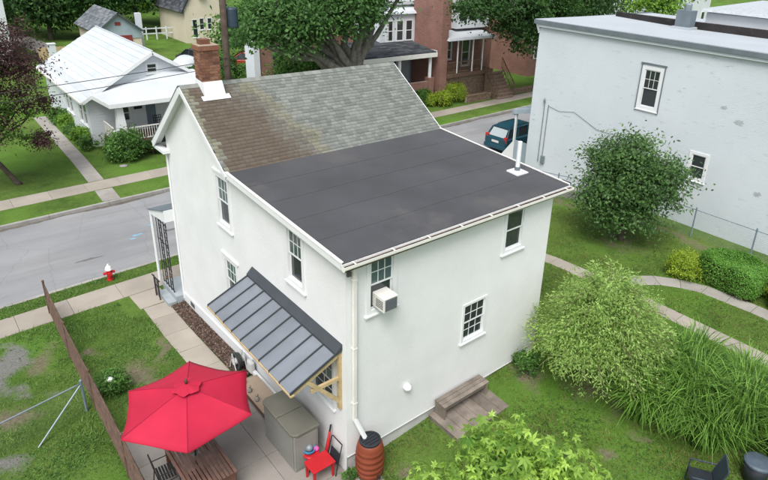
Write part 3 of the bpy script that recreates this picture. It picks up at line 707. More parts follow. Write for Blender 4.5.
# vent pipe on the flat roof
vp = MB().tube([(6.22, 1.15, 5.3), (6.22, 1.15, 6.33)], .06, 14).build('vent_pipe', 'white_trim', house, smooth=False)
MB().lathe([(.065, 0), (.075, .0), (.075, .09), (.065, .09)], 14, (6.22, 1.15, 5.55)).build('pipe_collar', 'coping', vp)
MB().hexa([(6.02,.95,fz(.95)-.02),(6.45,.95,fz(.95)-.02),(6.45,1.35,fz(1.35)-.02),(6.02,1.35,fz(1.35)-.02),(6.02,.95,fz(.95)+.018),(6.45,.95,fz(.95)+.018),(6.45,1.35,fz(1.35)+.018),(6.02,1.35,fz(1.35)+.018)]).build('flashing', 'white_trim', vp)
# rear wall vent hood
vh = MB().lathe([(.10,0),(.10,.03),(.085,.10),(.05,.14),(.0,.15)], 16); vh.v = [(1.64+a, -c, 1.56+b) for a, b, c in vh.v]; vh.build('vent_hood', 'white_trim', house, smooth=True)
# cable box by the gutter
MB().box(.02, .10, -.05, 0, 5.02, 5.12).build('junction_box', 'grille', house)
# front porch (mostly hidden)
pf = MB().box(-.28, 3.2, D2, 10.72, -.6, -.08).build('porch_floor', 'porchfloor', house)
MB().box(-.55, -.28, D2+.02, 10.45, -.6, -.24).build('step', 'porchfloor', pf, bevel=.01)
pr = MB(); pr.hexa([(-.34,D2,2.62),(3.3,D2,2.62),(3.3,10.95,2.40),(-.34,10.95,2.40),(-.34,D2,3.02),(3.3,D2,3.02),(3.3,10.95,2.52),(-.34,10.95,2.52)]); pr = pr.build('porch_roof', 'white_trim', house)
MB().hexa([(-.38,D2,3.025),(3.34,D2,3.025),(3.34,11.0,2.525),(-.38,11.0,2.525),(-.38,D2,3.05),(3.34,D2,3.05),(3.34,11.0,2.55),(-.38,11.0,2.55)]).build('porch_roofing', 'coping', pr)
MB().tube([(-.3, 10.9, 2.45), (-.3, 10.9, -.1)], .05, 8).build('porch_post', 'white_trim', house)
tr = MB()
for y in (9.75, 9.98, 10.21, 10.44, 10.66): tr.tube([(-.24, y, 2.45), (-.24, y, -.08)], .013, 6)
for k in range(9):
    z = .1+k*.27
    for y in (9.86, 10.32): tr.tube([(-.24, y-.10, z), (-.24, y, z+.13), (-.24, y+.10, z), (-.24, y, z-.13), (-.24, y-.10, z)], .010, 5)
for z in (0, .75, 1.6, 2.35): tr.tube([(-.24, 9.7, z), (-.24, 10.7, z)], .013, 6)
tr.build('iron_trellis', 'iron', house)
rl = MB()
for y in (10.42, 10.05): rl.tube([(-.62, y, -.42), (-.62, y, .42)], .02, 6)
rl.tube([(-.66, 10.46, .44), (-.62, 9.9, .40)], .022, 6); rl.tube([(-.62, 10.42, .1), (-.62, 10.05, .1)], .015, 6)
for k in range(3): rl.tube([(-.62, 10.13+.1*k, -.3), (-.62, 10.13+.1*k, .41)], .009, 5)
rl.build('stair_railing', 'iron', house)
# window air conditioner
ac = thing('window_air_conditioner', 'beige window air conditioner in the rear upper window', 'air conditioner', (.86, -.2, 4.06))
MB().box(.68, 1.04, -.34, .06, 4.09, 4.41).build('case', 'acbody', ac, bevel=.012)
MB().box(.715, 1.005, -.349, -.341, 4.12, 4.38).build('grille_panel', 'grille', ac)
for k in range(7): MB().box(.715, 1.005, -.356, -.3495, 4.135+k*.036, 4.145+k*.036).build('grille_slat', 'coping', ac)
mb = MB()
for k in range(5): mb.box(.673, .6795, -.31, -.08, 4.16+k*.04, 4.175+k*.04)
mb.build('side_vent', 'grille', ac)

# ------------------------------------------------------------------ metal awning
aw = thing('metal_awning', 'standing seam grey metal awning on raw timber brackets over side door', 'awning', (-.6, 2.1, 2.7))
AY0, AY1, AX, AZ0, AZ1 = .16, 4.10, -1.20, 3.22, 2.72
sl = (AZ0-AZ1)/(-AX); an = Vector((-sl, 0, 1)).normalized()
npan = 9; pw = (AY1-AY0)/npan
for k in range(npan):
    y0, y1 = AY0+k*pw+.004, AY0+(k+1)*pw-.004
    pn = MB().hexa([(AX,y0,AZ1-.012),(AX,y1,AZ1-.012),(-.02,y1,AZ0-.012),(-.02,y0,AZ0-.012),(AX,y0,AZ1),(AX,y1,AZ1),(-.02,y1,AZ0),(-.02,y0,AZ0)]).build('metal_panel', 'awn', aw)
for k in range(npan+1):
    y = AY0+k*pw; MB().hexa([(AX-.01,y-.014,AZ1-.02),(AX-.01,y+.014,AZ1-.02),(-.02,y+.014,AZ0-.01),(-.02,y-.014,AZ0-.01),(AX-.01,y-.011,AZ1+.035),(AX-.01,y+.011,AZ1+.035),(-.02,y+.011,AZ0+.04),(-.02,y-.011,AZ0+.04)]).build('seam', 'awn_dark', aw)
MB().hexa([(-.16,AY0-.03,AZ0-.06),(-.16,AY1+.03,AZ0-.06),(0,AY1+.03,AZ0+.01),(0,AY0-.03,AZ0+.01),(-.16,AY0-.03,AZ0+.0),(-.16,AY1+.03,AZ0+.0),(0,AY1+.03,AZ0+.16),(0,AY0-.03,AZ0+.16)]).build('wall_flashing', 'awn_dark', aw)
MB().box(AX-.02, AX+.07, AY0-.03, AY1+.03, AZ1-.06, AZ1-.022).build('front_beam', 'lumber', aw)
for y in (AY0+.04, 1.46, 2.78, AY1-.04): MB().beam((AX+.03, y, AZ1-.075), (-.01, y, AZ0-.075), .05, .09).build('rafter', 'lumber', aw)
for y in (AY0+.04, AY1-.04):
    MB().box(-.07, 0, y-.045, y+.045, 1.72, AZ0-.10).build('bracket_post', 'lumber', aw)
    MB().beam((-.05, y, 1.92), (-.80, y, AZ1+.08), .07, .08).build('brace', 'lumber', aw)
    MB().beam((-.03, y, 2.52), (-.72, y, 2.52), .06, .08).build('brace', 'lumber', aw)

# ------------------------------------------------------------------ yard things
# red umbrella
UC = (-2.60, 1.86); UR, UE, UT = 1.37, 2.12, 2.50
um = thing('patio_umbrella', 'open red hexagonal patio umbrella standing through the wooden table', 'umbrella', (UC[0], UC[1], 0))
def uv(ang, t, drop=0): 
    z = UT-(UT-UE)*(t**1.12)-drop; return (UC[0]+UR*t*math.cos(ang), UC[1]+UR*t*math.sin(ang), z)
for k in range(6):
    a0, a1 = R(68+60*k), R(128+60*k); mb = MB(); NT, NA = 8, 6
    for i in range(NT+1):
        t = i/NT*.94+.06
        for j in range(NA+1):
            f = j/NA; p0, p1 = Vector(uv(a0, t)), Vector(uv(a1, t)); p = p0.lerp(p1, f); sag = 4*f*(1-f)
            c = Vector((UC[0], UC[1], p.z)); p = p+(c-p)*(.035*sag*t); p.z -= .06*sag*t*t+.008*t**3*math.sin(9*f*math.pi+k); mb.v.append(tuple(p))
    for i in range(NT):
        for j in range(NA): q = i*(NA+1)+j; mb.f.append((q, q+1, q+NA+2, q+NA+1))
    base = len(mb.v)
    for j in range(NA+1):
        p = Vector(mb.v[NT*(NA+1)+j]); mb.v.append((p.x, p.y, p.z-.035))
    for j in range(NA): mb.f.append((NT*(NA+1)+j, NT*(NA+1)+j+1, base+j+1, base+j))
    mb.build('canopy_panel', 'red_cloth', um, smooth=True)
for k in range(6):
    a = R(68+60*k); MB().tube([uv(a, t_/10, -.004) for t_ in range(1, 11)], .007, 5).build('seam', 'red_seam', um, smooth=True)
vt = MB(); nseg = 36; 
for r_, z in ((.0, .11), (.12, .08), (.27, .035)):
    for k in range(nseg):
        a = 2*math.pi*k/nseg; q = r_*(1+.10*math.cos(6*a+R(30)))
        vt.v.append((UC[0]+q*math.cos(a), UC[1]+q*math.sin(a), UT+z-.02-(.012*math.cos(12*a) if r_ > .2 else 0)))
for i in range(2):
    for k in range(nseg): vt.f.append((i*nseg+k, i*nseg+(k+1) % nseg, (i+1)*nseg+(k+1) % nseg, (i+1)*nseg+k))
vt.build('canopy_vent', 'red_cloth', um, smooth=True)
MB().lathe([(.028,0),(.035,.02),(.03,.06),(.012,.09),(0,.095)], 12, (UC[0], UC[1], UT+.12)).build('finial', 'tablewood', um, smooth=True)
MB().tube([(UC[0], UC[1], .02), (UC[0], UC[1], UT+.13)], .022, 10).build('pole', 'iron', um)
MB().lathe([(.25,0),(.25,.05),(.2,.08),(.05,.1),(.04,.3)], 20, (UC[0], UC[1], .025)).build('base', 'iron', um)
for k in range(6):
    a = R(68+60*k); MB().tube([uv(a, .05, .03), uv(a, .97, .03)], .01, 5).build('rib', 'iron', um)
# wooden table
tb = thing('wooden_table', 'dark stained slatted wooden patio table under the red umbrella', 'table', (-2.6, 1.85, 0))
for k in range(12):
    x = -3.07+k*.0815
    if abs(x+.03-UC[0]) < .05:
        MB().box(x, x+.06, .88, 1.80, .715, .74).build('slat', 'tabletop', tb); MB().box(x, x+.06, 1.92, 2.62, .715, .74).build('slat', 'tabletop', tb); continue
    MB().box(x, x+.06, .88, 2.62, .715, .74).build('slat', 'tabletop', tb, bevel=.004)
for y in (.90, 2.56): MB().box(-3.03, -2.12, y, y+.035, .62, .714).build('apron', 'tablewood', tb)
for x in (-3.02, -2.15): MB().box(x, x+.035, .94, 2.555, .62, .714).build('apron', 'tablewood', tb)
MB().box(-3.0, -2.15, .905, .93, .08, .619).build('end_panel', 'tablewood', tb)
for x in (-3.02, -2.19):
    for y in (.94, 2.48): MB().box(x, x+.07, y, y+.07, .02, .62).build('leg', 'tablewood', tb)
# black metal chairs by the table
def metal_chair(lab, loc, rz):
    c = thing('metal_chair', lab, 'chair', loc, rz, 'black metal chairs at the wooden table')
    for sx in (-1, 1):
        MB().tube([(sx*.22, .2, 0), (sx*.22, .19, .43)], .012, 6).build('leg', 'iron', c, local=True)
        MB().tube([(sx*.22, -.26, 0), (sx*.22, -.2, .43), (sx*.21, -.28, .88)], .012, 6).build('leg', 'iron', c, local=True)
        MB().tube([(sx*.24, -.22, .62), (sx*.25, .18, .62), (sx*.23, .2, .43)], .011, 6).build('arm', 'iron', c, local=True)
    mb = MB()
    for k in range(7): mb.box(-.21, .21, -.19+k*.058, -.19+k*.058+.04, .425, .437)
    mb.build('seat', 'iron', c, local=True)
    mb = MB()
    for k in range(6): mb.tube([(-.16+k*.064, -.21, .48), (-.16+k*.064, -.275, .86)], .006, 5)
    mb.tube([(-.21, -.28, .87), (.21, -.28, .87)], .012, 6); mb.build('backrest', 'iron', c, local=True)
metal_chair('black metal chair at the fence side of the wooden table, nearer the camera', (-3.16, 1.35, .024), R(-90))
metal_chair('black metal chair at the fence side of the wooden table, farther from the camera', (-3.16, 2.05, .024), R(-94))
# storage shed
sh = thing('storage_box', 'tall grey plastic storage shed with rounded lid against the side wall', 'storage box', (-.6, 1.4, 0))
X0, X1, Y0, Y1 = -.90, -.30, .68, 2.08
MB().box(X0, X1, Y0, Y1, .03, 1.02).build('body', 'shed_pl', sh, bevel=.02)
for y0, y1 in ((Y0+.06, (Y0+Y1)/2-.008), ((Y0+Y1)/2+.008, Y1-.06)): MB().box(X0-.018, X0-.001, y0, y1, .10, .99).build('door', 'shed_pl', sh, bevel=.008)
MB().box(X0+.06, X1-.06, Y0-.012, Y0-.001, .1, .96).build('side_panel', 'shed_pl', sh, bevel=.006)
for y0, y1, rr in ((Y0-.04, (Y0+Y1)/2-.01, 0), ((Y0+Y1)/2+.01, Y1+.04, 1)):
    xa, xb = X0-.05, X1+.03; c = .13; poly = [(xb, y0), (xb, y1)]
    if rr: poly += [(xa+c, y1), (xa+.03, y1-.05), (xa, y1-c), (xa, y0)]
    else: poly += [(xa, y1), (xa, y0+c), (xa+.03, y0+.05), (xa+c, y0)]
    MB().prism(poly, 'z', 1.025, 1.10).build('lid', 'shed_lid', sh, bevel=.022)
# low tan cabinet with stones on it
cb = thing('low_bench', 'low tan topped bench beside the grey storage shed', 'bench', (-.5, 3.0, 0))
MB().box(-.78, -.26, 2.35, 3.75, .40, .44).build('top', 'card', cb, bevel=.008)
for y in (2.42, 3.62): MB().box(-.72, -.32, y, y+.06, .02, .40).build('leg', 'tablewood', cb)
MB().box(-.70, -.66, 2.5, 3.6, .12, .39).build('side_panel', 'tablewood', cb)
def rock(name, lab, cat, loc, r, mat, seed, group=None, sq=.7):
    mb = MB(); mb.lathe([(.55,0),(.95,.25),(1,.5),(.75,.85),(.3,1.02),(0.02,1.05)], 10); r_ = random.Random(seed)
    mb.v = [(x*r*r_.uniform(.8,1.15), y*r*r_.uniform(.8,1.15), z*r*sq*r_.uniform(.9,1.1)) for x, y, z in mb.v]
    o = mb.build(name, mat, smooth=True); o.location = loc; return tag(o, lab, cat, group)
for k, (x, y) in enumerate(((-.68, 3.6), (-.70, 3.25), (-.70, 2.85))):
    f = thing('garden_figurine', ['pale figurine on the far end of the tan bench', 'pale figurine in the middle of the tan bench', 'pale figurine on the tan bench end nearest the shed'][k], 'figurine', (x, y, .44), 0, 'small figurines on the tan bench')
    MB().lathe([(.05,0),(.055,.05),(.04,.10),(.03,.13)], 10).build('body', 'oldconcrete', f, local=True, smooth=True)
    MB().lathe([(.01,0),(.035,.02),(.04,.05),(.025,.08),(.002,.09)], 10, (0, 0, .12)).build('head', 'card', f, local=True, smooth=True)
# red stool / table / toys
rt_ = thing('red_side_table', 'small red plastic side table by the house corner', 'side table', (-.5, .3, 0))
MB().box(-.80, -.24, .07, .49, .415, .45).build('top', 'red_pl', rt_, bevel=.01)
for x in (-.77, -.31):
    for y in (.10, .42): MB().hexa([(x-.0,y,.02),(x+.04,y,.02),(x+.04,y+.04,.02),(x,y+.04,.02),(x-.01,y-.01,.414),(x+.05,y-.01,.414),(x+.05,y+.05,.414),(x-.01,y+.05,.414)]).build('leg', 'red_pl', rt_)
st_ = thing('red_stool', 'small round red stool holding a bowl of toys', 'stool', (-.52, .64, 0))
MB().lathe([(.17,.38),(.185,.40),(.185,.43),(.17,.44)], 20, (-.52, .64, 0)).build('seat', 'red_pl', st_)
for k in range(4):
    a = R(45+90*k); MB().tube([(-.52+.13*math.cos(a), .64+.13*math.sin(a), .39), (-.52+.18*math.cos(a), .64+.18*math.sin(a), .02)], .014, 6).build('leg', 'iron', st_)
bw = MB().lathe([(.08,0),(.13,.05),(.145,.12),(.135,.12),(.12,.05),(.03,.015)], 20).build('toy_bowl', 'blue_pl', smooth=True); bw.location = (-.55, .66, .442); tag(bw, 'dark blue bowl on the small red stool', 'bowl')
def ball(r): return MB().lathe([(r*math.sin(math.pi*i/10)+1e-4, r-r*math.cos(math.pi*i/10)) for i in range(11)], 16)
b1 = ball(.085).build('toy_ball', 'galv', smooth=True); b1.location = (-.55, .66, .47); tag(b1, 'light blue grey ball inside the dark blue bowl', 'ball')
b2 = ball(.06).build('toy_ball', 'pink_pl', smooth=True); b2.location = (-.41, .60, .442); tag(b2, 'pink ball on the red stool beside the blue bowl', 'ball')
bt = thing('toy_bat', 'red plastic toy bat leaning on the wall by the storage shed', 'toy bat', (-.18, .55, .02))
MB().tube([(-.2, .56, .03), (-.16, .55, .35), (-.09, .54, .85)], [.045, .05, .025], 8).build('barrel', 'red_pl', bt, smooth=True); MB().tube([(-.09, .54, .85), (-.06, .535, 1.02)], .02, 8).build('handle', 'iron', bt)
fc = thing('folded_chair', 'folded black metal frame chair leaning on the white wall', 'chair', (-.12, .25, 0))
MB().tube([(-.26, .46, .03), (-.09, .46, .78), (-.07, .44, .80), (-.07, .08, .80), (-.09, .06, .78), (-.26, .06, .03)], .014, 6).build('frame', 'iron', fc); MB().hexa([(-.19,.1,.28),(-.17,.1,.28),(-.17,.42,.28),(-.19,.42,.28),(-.13,.1,.55),(-.11,.1,.55),(-.11,.42,.55),(-.13,.42,.55)]).build('seat', 'black_pl', fc)
# white pipe lying along the wall, hose reel
wp = MB().beam((-.10, 2.35, .10), (-.10, 4.45, .09), .10, .12).build('pvc_channel', 'white_trim', bevel=.01); tag(wp, 'white plastic channel lying along the wall under the awning', 'channel')
hr = thing('hose_reel', 'white hose reel with coiled dark hose by the mulch bed', 'hose reel', (-.34, 4.85, -.08))
for s_ in (0, 1, 2):
    mb = MB(); rr = .25-.03*s_
    pts = [(-.36+.06*s_, 4.85+rr*math.cos(2*math.pi*k/24), .22+rr*math.sin(2*math.pi*k/24)) for k in range(25)]
    mb.tube(pts, .026, 6).build('hose_coil', 'rubber', hr, smooth=True)
MB().tube([(-.42, 4.85, .22), (-.12, 4.85, .22)], .09, 12).build('drum', 'hosewhite', hr)
for x in (-.43, -.13): MB().tube([(x, 4.62, -.1), (x, 4.85, .5), (x, 5.08, -.1)], .016, 6).build('stand', 'hosewhite', hr)
MB().box(-.20, -.06, 4.25, 4.52, .05, .42).build('cover', 'hosewhite', hr, bevel=.05)
# rain barrel
BX, BY = .36, -.36
rb = thing('rain_barrel', 'terracotta ribbed plastic rain barrel below the downspout', 'barrel', (BX, BY, 0))
prof = [(.25,.03),(.27,.10)]
for k in range(5):
    z = .16+k*.15; r0 = .275+.035*math.sin(math.pi*(k+.5)/5.2); prof += [(r0, z), (r0+.012, z+.02), (r0+.012, z+.06), (r0, z+.08), (r0-.008, z+.11)]
prof += [(.275,.93),(.245,.98),(.23,1.0)]
MB().lathe(prof, 32, (BX, BY, 0)).build('body', 'terracotta', rb, smooth=True)
MB().lathe([(.225,1.0),(.235,1.01),(.235,1.05),(.20,1.06),(.19,1.035),(.0,1.035)], 28, (BX, BY, 0)).build('lid', 'black_pl', rb)
mb = MB()
for k in range(4): mb.box(BX-.17, BX+.17, BY-.13+k*.075, BY-.11+k*.075, 1.036, 1.05)
mb.build('lid_rib', 'black_pl', rb)
MB().box(BX-.02, BX+.02, BY-.36, BY-.27, .2, .24).build('tap', 'iron', rb)
sb = MB().box(BX-.34, BX+.34, BY-.34, BY+.30, -.04, .03).build('paving_stone', 'oldconcrete', bevel=.01); tag(sb, 'square grey paving stone under the terracotta barrel', 'paving stone')
# deck + bench
dk = thing('wooden_deck', 'small weathered wooden deck against the rear wall', 'deck', (3.45, -.55, .1))
for k in range(7):
    x = 2.38+k*.305; MB().box(x, x+.295, -1.08+.02*random.random(), -.03, .30+random.uniform(0,.006), .34).build('plank', 'oldwood', dk, bevel=.006)
MB().box(2.4, 4.5, -1.05, -.99, .05, .298).build('joist', 'oldwood', dk); MB().box(2.4, 2.45, -.985, -.04, .05, .298).build('joist', 'oldwood', dk); MB().box(4.45, 4.5, -.985, -.04, .05, .298).build('joist', 'oldwood', dk)
bn = thing('wooden_bench', 'weathered plank bench standing on the deck against the rear wall', 'bench', (3.3, -.25, .34))
for k in range(3): MB().box(2.52, 4.06, -.43+k*.125, -.315+k*.125, .70, .735).build('seat_plank', 'oldwood', bn, bevel=.004)
for x in (2.54, 3.98): MB().box(x, x+.045, -.42, -.07, .347, .699).build('leg', 'oldwood', bn)
MB().box(2.59, 3.975, -.40, -.37, .60, .698).build('rail', 'oldwood', bn)
# chain-link fences
def chain_fence(name, lab, p0, p1, h, mat, post_mat, posts, cell=.075, wire=.0022, rail=.022, bottom=.03, postr=.03, brace=None, cat='fence'):
    p0, p1 = Vector((*p0, gzs(*p0))), Vector((*p1, gzs(*p1))); d = p1-p0; L = Vector((d.x, d.y)).length; ux = Vector((d.x/L, d.y/L))
    f = thing(name, lab, cat, p0)
    nseg = 24; P = []
    for i in range(nseg+1):
        t = i/nseg; x, y = p0.x+d.x*t, p0.y+d.y*t; P.append((x, y, gzs(x, y)+h))
    MB().tube(P, rail, 8).build('top_rail', mat, f, smooth=True)
    mb = MB(); nw = int((L+h)/cell)
    def pt(s, z): x, y = p0.x+ux.x*s, p0.y+ux.y*s; return (x, y, gzs(x, y)+z)
    for sg in (0, 1):
        for k in range(nw):
            s = -h+k*cell; a, b = (s, bottom), (s+h-bottom, h)
            if sg: a, b = (s, h), (s+h-bottom, bottom)
            # clip to [0, L]
            (s0, z0), (s1, z1) = a, b
            if s0 < 0: z0 += (z1-z0)*(0-s0)/(s1-s0); s0 = 0
            if s1 > L: z1 = z0+(z1-z0)*(L-s0)/(s1-s0); s1 = L
            if s1-s0 < .02: continue
            mb.tube([pt(s0, z0), pt(s1, z1)], wire, 3, cap=False)
    mb.build('wire_mesh', mat, f, kind='stuff')
    for s in posts:
        q = pt(s*L, -.1); r_ = pt(s*L, h+.06)
        po = MB().tube([q, r_], postr, 8).build('post', post_mat, f); MB().lathe([(postr+.008,0),(postr+.008,.03),(.02,.05),(.004,.06)], 10, r_).build('post_cap', post_mat, po)
    return f
chain_fence('chain_link_fence', 'rusty brown chain-link fence between the two lawns', (-3.6, 11.35), (-3.8, -1.5), 1.12, 'rust', 'rust', (0, .22, .44, .66, .88, 1), wire=.005, cell=.066, rail=.02)
chain_fence('chain_link_fence', 'dark chain-link fence along the painted brick building', (17.35, 9.6), (17.35, -6), 1.2, 'slate_post', 'slate_post', (0, .13, .27, .41, .56, .71, .86, 1), wire=.002, cell=.10, rail=.018)
wf = chain_fence('wire_fence', 'thin silver wire fence joining the rusty fence from the left', (-3.88, 5.75), (-8.5, 4.7), .87, 'galv', 'slate_post', (0, .5, 1), wire=.0011, cell=.12, rail=.021)
gx, gy_ = -3.9, 6.1
MB().tube([(-3.9, 5.74, .66), (-5.05, 5.12, -.14)], .021, 8).build('brace', 'galv', wf)
# hydrant
hy = thing('fire_hydrant', 'red fire hydrant with white top on the grass verge', 'fire hydrant', (-1.52, 12.42, -.4)); hy.scale = (.85, .85, .85)
MB().lathe([(.13,0),(.13,.04),(.10,.05),(.095,.42),(.125,.43),(.125,.47)], 16).build('barrel', 'hyd_red', hy, local=True)
MB().lathe([(.135,.47),(.135,.51),(.12,.53),(.105,.60),(.06,.66),(.035,.67),(.035,.73),(.02,.735)], 16).build('bonnet', 'hyd_white', hy, local=True)
for a in (0, 180, 270):
    o = MB().tube([(.08*math.cos(R(a)), .08*math.sin(R(a)), .34), (.19*math.cos(R(a)), .19*math.sin(R(a)), .34)], .055 if a != 270 else .07, 10).build('nozzle', 'hyd_red', hy, local=True)
    MB().tube([(.185*math.cos(R(a)), .185*math.sin(R(a)), .34), (.215*math.cos(R(a)), .215*math.sin(R(a)), .34)], .062 if a != 270 else .078, 8).build('nozzle_cap', 'hyd_red', o, local=True)
# solar garden light
gl = thing('garden_light', 'white topped garden light in the small shrub by the fence', 'garden light', (-3.22, 5.95, -.2))
MB().tube([(0,0,0),(0,0,.5)], .012, 6).build('stake', 'iron', gl, local=True); MB().lathe([(.05,0),(.085,.02),(.085,.05),(.05,.09),(.01,.1)], 14, (0,0,.5)).build('cap', 'hyd_white', gl, local=True, smooth=True)
MB().lathe([(.055,0),(.055,.1)], 12, (0,0,.4)).build('lens', 'galv', gl, local=True)
rock('boulder', 'pale rounded stone on the lawn behind the house corner, larger one', 'stone', (13.1, 5.55, .02), .28, 'curb', 3, 'pale stones by the far fence')
rock('boulder', 'pale stone on the lawn behind the house corner, smaller one', 'stone', (12.55, 5.15, .1), .22, 'oldconcrete', 5, 'pale stones by the far fence')
rock('door_stone', 'flat pale stone on the bungalow lawn', 'stone', (2.3, 23.9, -.42), .22, 'curb', 9, sq=.35)
# garden chair + bin at lower right
gc = thing('garden_chair', 'dark blue grey garden chair below the tall grass', 'chair', (5.33, -5.38, .4), R(30))
for sx in (-1, 1):
    MB().tube([(sx*.26, -.25, 0), (sx*.26, -.22, .40), (sx*.26, -.38, .95)], .02, 6).build('leg', 'chairslate', gc, local=True); MB().tube([(sx*.26, .25, 0), (sx*.27, .24, .60), (sx*.27, -.28, .62)], .02, 6).build('leg', 'chairslate', gc, local=True)
MB().box(-.25, .25, -.24, .26, .38, .41).build('seat', 'black_pl', gc, local=True, bevel=.01)
MB().hexa([(-.25,-.25,.44),(.25,-.25,.44),(.25,-.22,.44),(-.25,-.22,.44),(-.25,-.40,.95),(.25,-.40,.95),(.25,-.375,.95),(-.25,-.375,.95)]).build('backrest', 'chairslate', gc, local=True)
bi = thing('round_bin', 'round grey blue lidded bin among the tall grass', 'bin', (6.60, -6.0, .4))
MB().lathe([(.22,0),(.27,.5)], 20).build('body', 'black_pl', bi, local=True, smooth=True); MB().lathe([(.29,.5),(.29,.54),(.25,.57),(.0,.6)], 20).build('lid', 'grey_blue_pl', bi, local=True)

# ------------------------------------------------------------------ painted brick building on the right
wb = thing('brick_building', 'tall white painted brick building with flat roof on the right', 'building', (24, 3, 0))
BX0, BY1, BY0, BZ = 18.3, 10.45, -14, 7.72
mW = lambda u, z, d: (BX0+d, u, z); mS = lambda u, z, d: (u, BY1-d, z)
HW = [(3.93,4.64,4.92,6.48), (1.33,1.92,2.50,3.50), (7.45,8.05,.02,.42)]
mb = MB(); facade(mb, mW, [[(BY0,-.8),(BY1,-.8),(BY1,BZ),(BY0,BZ)]], HW); facade(mb, mS, [[(BX0,-.8),(29,-.8),(29,BZ-.05),(BX0,BZ-.05)]], [(20.2,21.1,-.3,1.8), (22.6,23.5,.4,2.0), (20.2,21.1,4.2,5.8), (23,23.9,4.2,5.8)])
mb.add([(BX0,BY0,-.8),(29,BY0,-.8),(29,BY0,BZ),(BX0,BY0,BZ)], [(0,1,2,3)]).add([(29,BY0,-.8),(29,BY1,-.8),(29,BY1,BZ-.05),(29,BY0,BZ-.05)], [(0,1,2,3)])
mb.build('wall', 'paint_brick', wb)
w1 = window(wb, mW, HW[0], .15, (3,2), None, tint_top=False, proud=.02)
mb = MB(); 
for q in ((3.74,3.775,4.70,6.70),(4.785,4.82,4.70,6.70)): ub(mb, mW, *q, -.045, .01)
ub(mb, mW, 3.70, 4.86, 6.70, 6.75, -.05, .01); mb.build('storm_trim', 'coping', w1)
window(wb, mW, HW[1], .12, None, None, tint_top=False)
ub(MB(), mW, 7.45, 8.05, .02, .42, .06, .08).build('basement_pane', 'glass', wb); 
for q in ((20.2,21.1,-.3,1.8),(22.6,23.5,.4,2.0),(20.2,21.1,4.2,5.8),(23,23.9,4.2,5.8)): ub(MB(), mS, *q, .08, .1).build('pane', 'glass', wb)
# old render patches
for k, (u, z, a, b) in enumerate([(.45,5.15,.2,.12),(-.85,2.62,.17,.14),(1.1,5.6,.14,.08)]):
    r_ = random.Random(k); n = 23; P = [mW(u+a*math.cos(2*math.pi*i/n)*r_.uniform(.45,1.15), z+b*math.sin(2*math.pi*i/n)*r_.uniform(.45,1.15), -.006) for i in range(n)]
    MB().add(P, [tuple(range(n))]).build('mortar_patch', 'patchgrey', wb)
# roof: shallow white coated slope, dark upstand, raised rear part, chimney
rf = MB().hexa([(BX0-.15,BY0,BZ),(29,BY0,BZ-.1),(29,BY1+.22,BZ-.1),(BX0-.15,BY1+.22,BZ),(BX0-.15,BY0,BZ+.14),(29,BY0,BZ+.02),(29,BY1+.22,BZ+.02),(BX0-.15,BY1+.22,BZ+.14)]).build('roof', 'roof_white', wb)
MB().box(BX0-.19, BX0-.155, BY0, BY1+.25, BZ-.07, BZ+.11).build('coping', 'coping', rf); MB().box(BX0-.155, 29, BY1+.225, BY1+.26, BZ-.07, BZ+.09).build('coping', 'coping', rf)
MB().box(BX0-.13, BX0-.01, BY0, BY1-.01, BZ-.20, BZ-.01).build('cornice', 'paint_brick', rf)
MB().hexa([(BX0-.14,BY1-.02,BZ-.5),(BX0+.3,BY1-.02,BZ-.5),(BX0+.3,BY1+.03,BZ-.5),(BX0-.05,BY1+.03,BZ-.5),(BX0-.14,BY1-.02,BZ-.02),(BX0+.3,BY1-.02,BZ-.02),(BX0+.3,BY1+.2,BZ-.02),(BX0-.14,BY1+.2,BZ-.02)]).build('cornice_return', 'paint_brick', rf)
MB().hexa([(23.0,BY0,BZ-.05),(23.3,BY0,BZ-.05),(23.3,6,BZ-.05),(23.0,6,BZ-.05),(23.0,BY0,BZ+.50),(23.3,BY0,BZ+.50),(23.3,6,BZ+.40),(23.0,6,BZ+.40)]).build('party_wall', 'tar', rf)
MB().hexa([(23.0,6.004,BZ-.05),(23.3,6.004,BZ-.05),(24.6,10.2,BZ-.05),(24.3,10.2,BZ-.05),(23.0,6.004,BZ+.398),(23.3,6.004,BZ+.398),(24.6,10.2,BZ+.30),(24.3,10.2,BZ+.30)]).build('party_wall', 'tar', rf)
MB().hexa([(23.4,BY0,BZ-.05),(30,BY0,BZ-.05),(30,5.0,BZ-.05),(23.6,5.0,BZ-.05),(23.4,BY0,BZ+.86),(30,BY0,BZ+.92),(30,5.0,BZ+.90),(23.6,5.0,BZ+.84)]).build('raised_roof', 'siding', rf)
MB().hexa([(23.15,BY0,BZ+.88),(30.2,BY0,BZ+.94),(30.2,5.2,BZ+.94),(23.4,5.2,BZ+.88),(23.3,BY0,BZ+1.0),(30.2,BY0,BZ+1.2),(30.2,5.2,BZ+1.2),(23.5,5.2,BZ+1.0)]).build('roof_cap', 'patchgrey', rf)
ck = MB().box(22.2, 22.75, 5.05, 5.75, BZ, BZ+.93).build('chimney', 'coping', rf); MB().lathe([(.16,0),(.16,.25),(.13,.3)], 12, (22.5, 5.4, BZ+.93)).build('flue', 'galv', ck)
MB().box(22.1, 22.85, 4.95, 5.85, BZ+.05, BZ+.2).build('flashing', 'roof_white', ck)
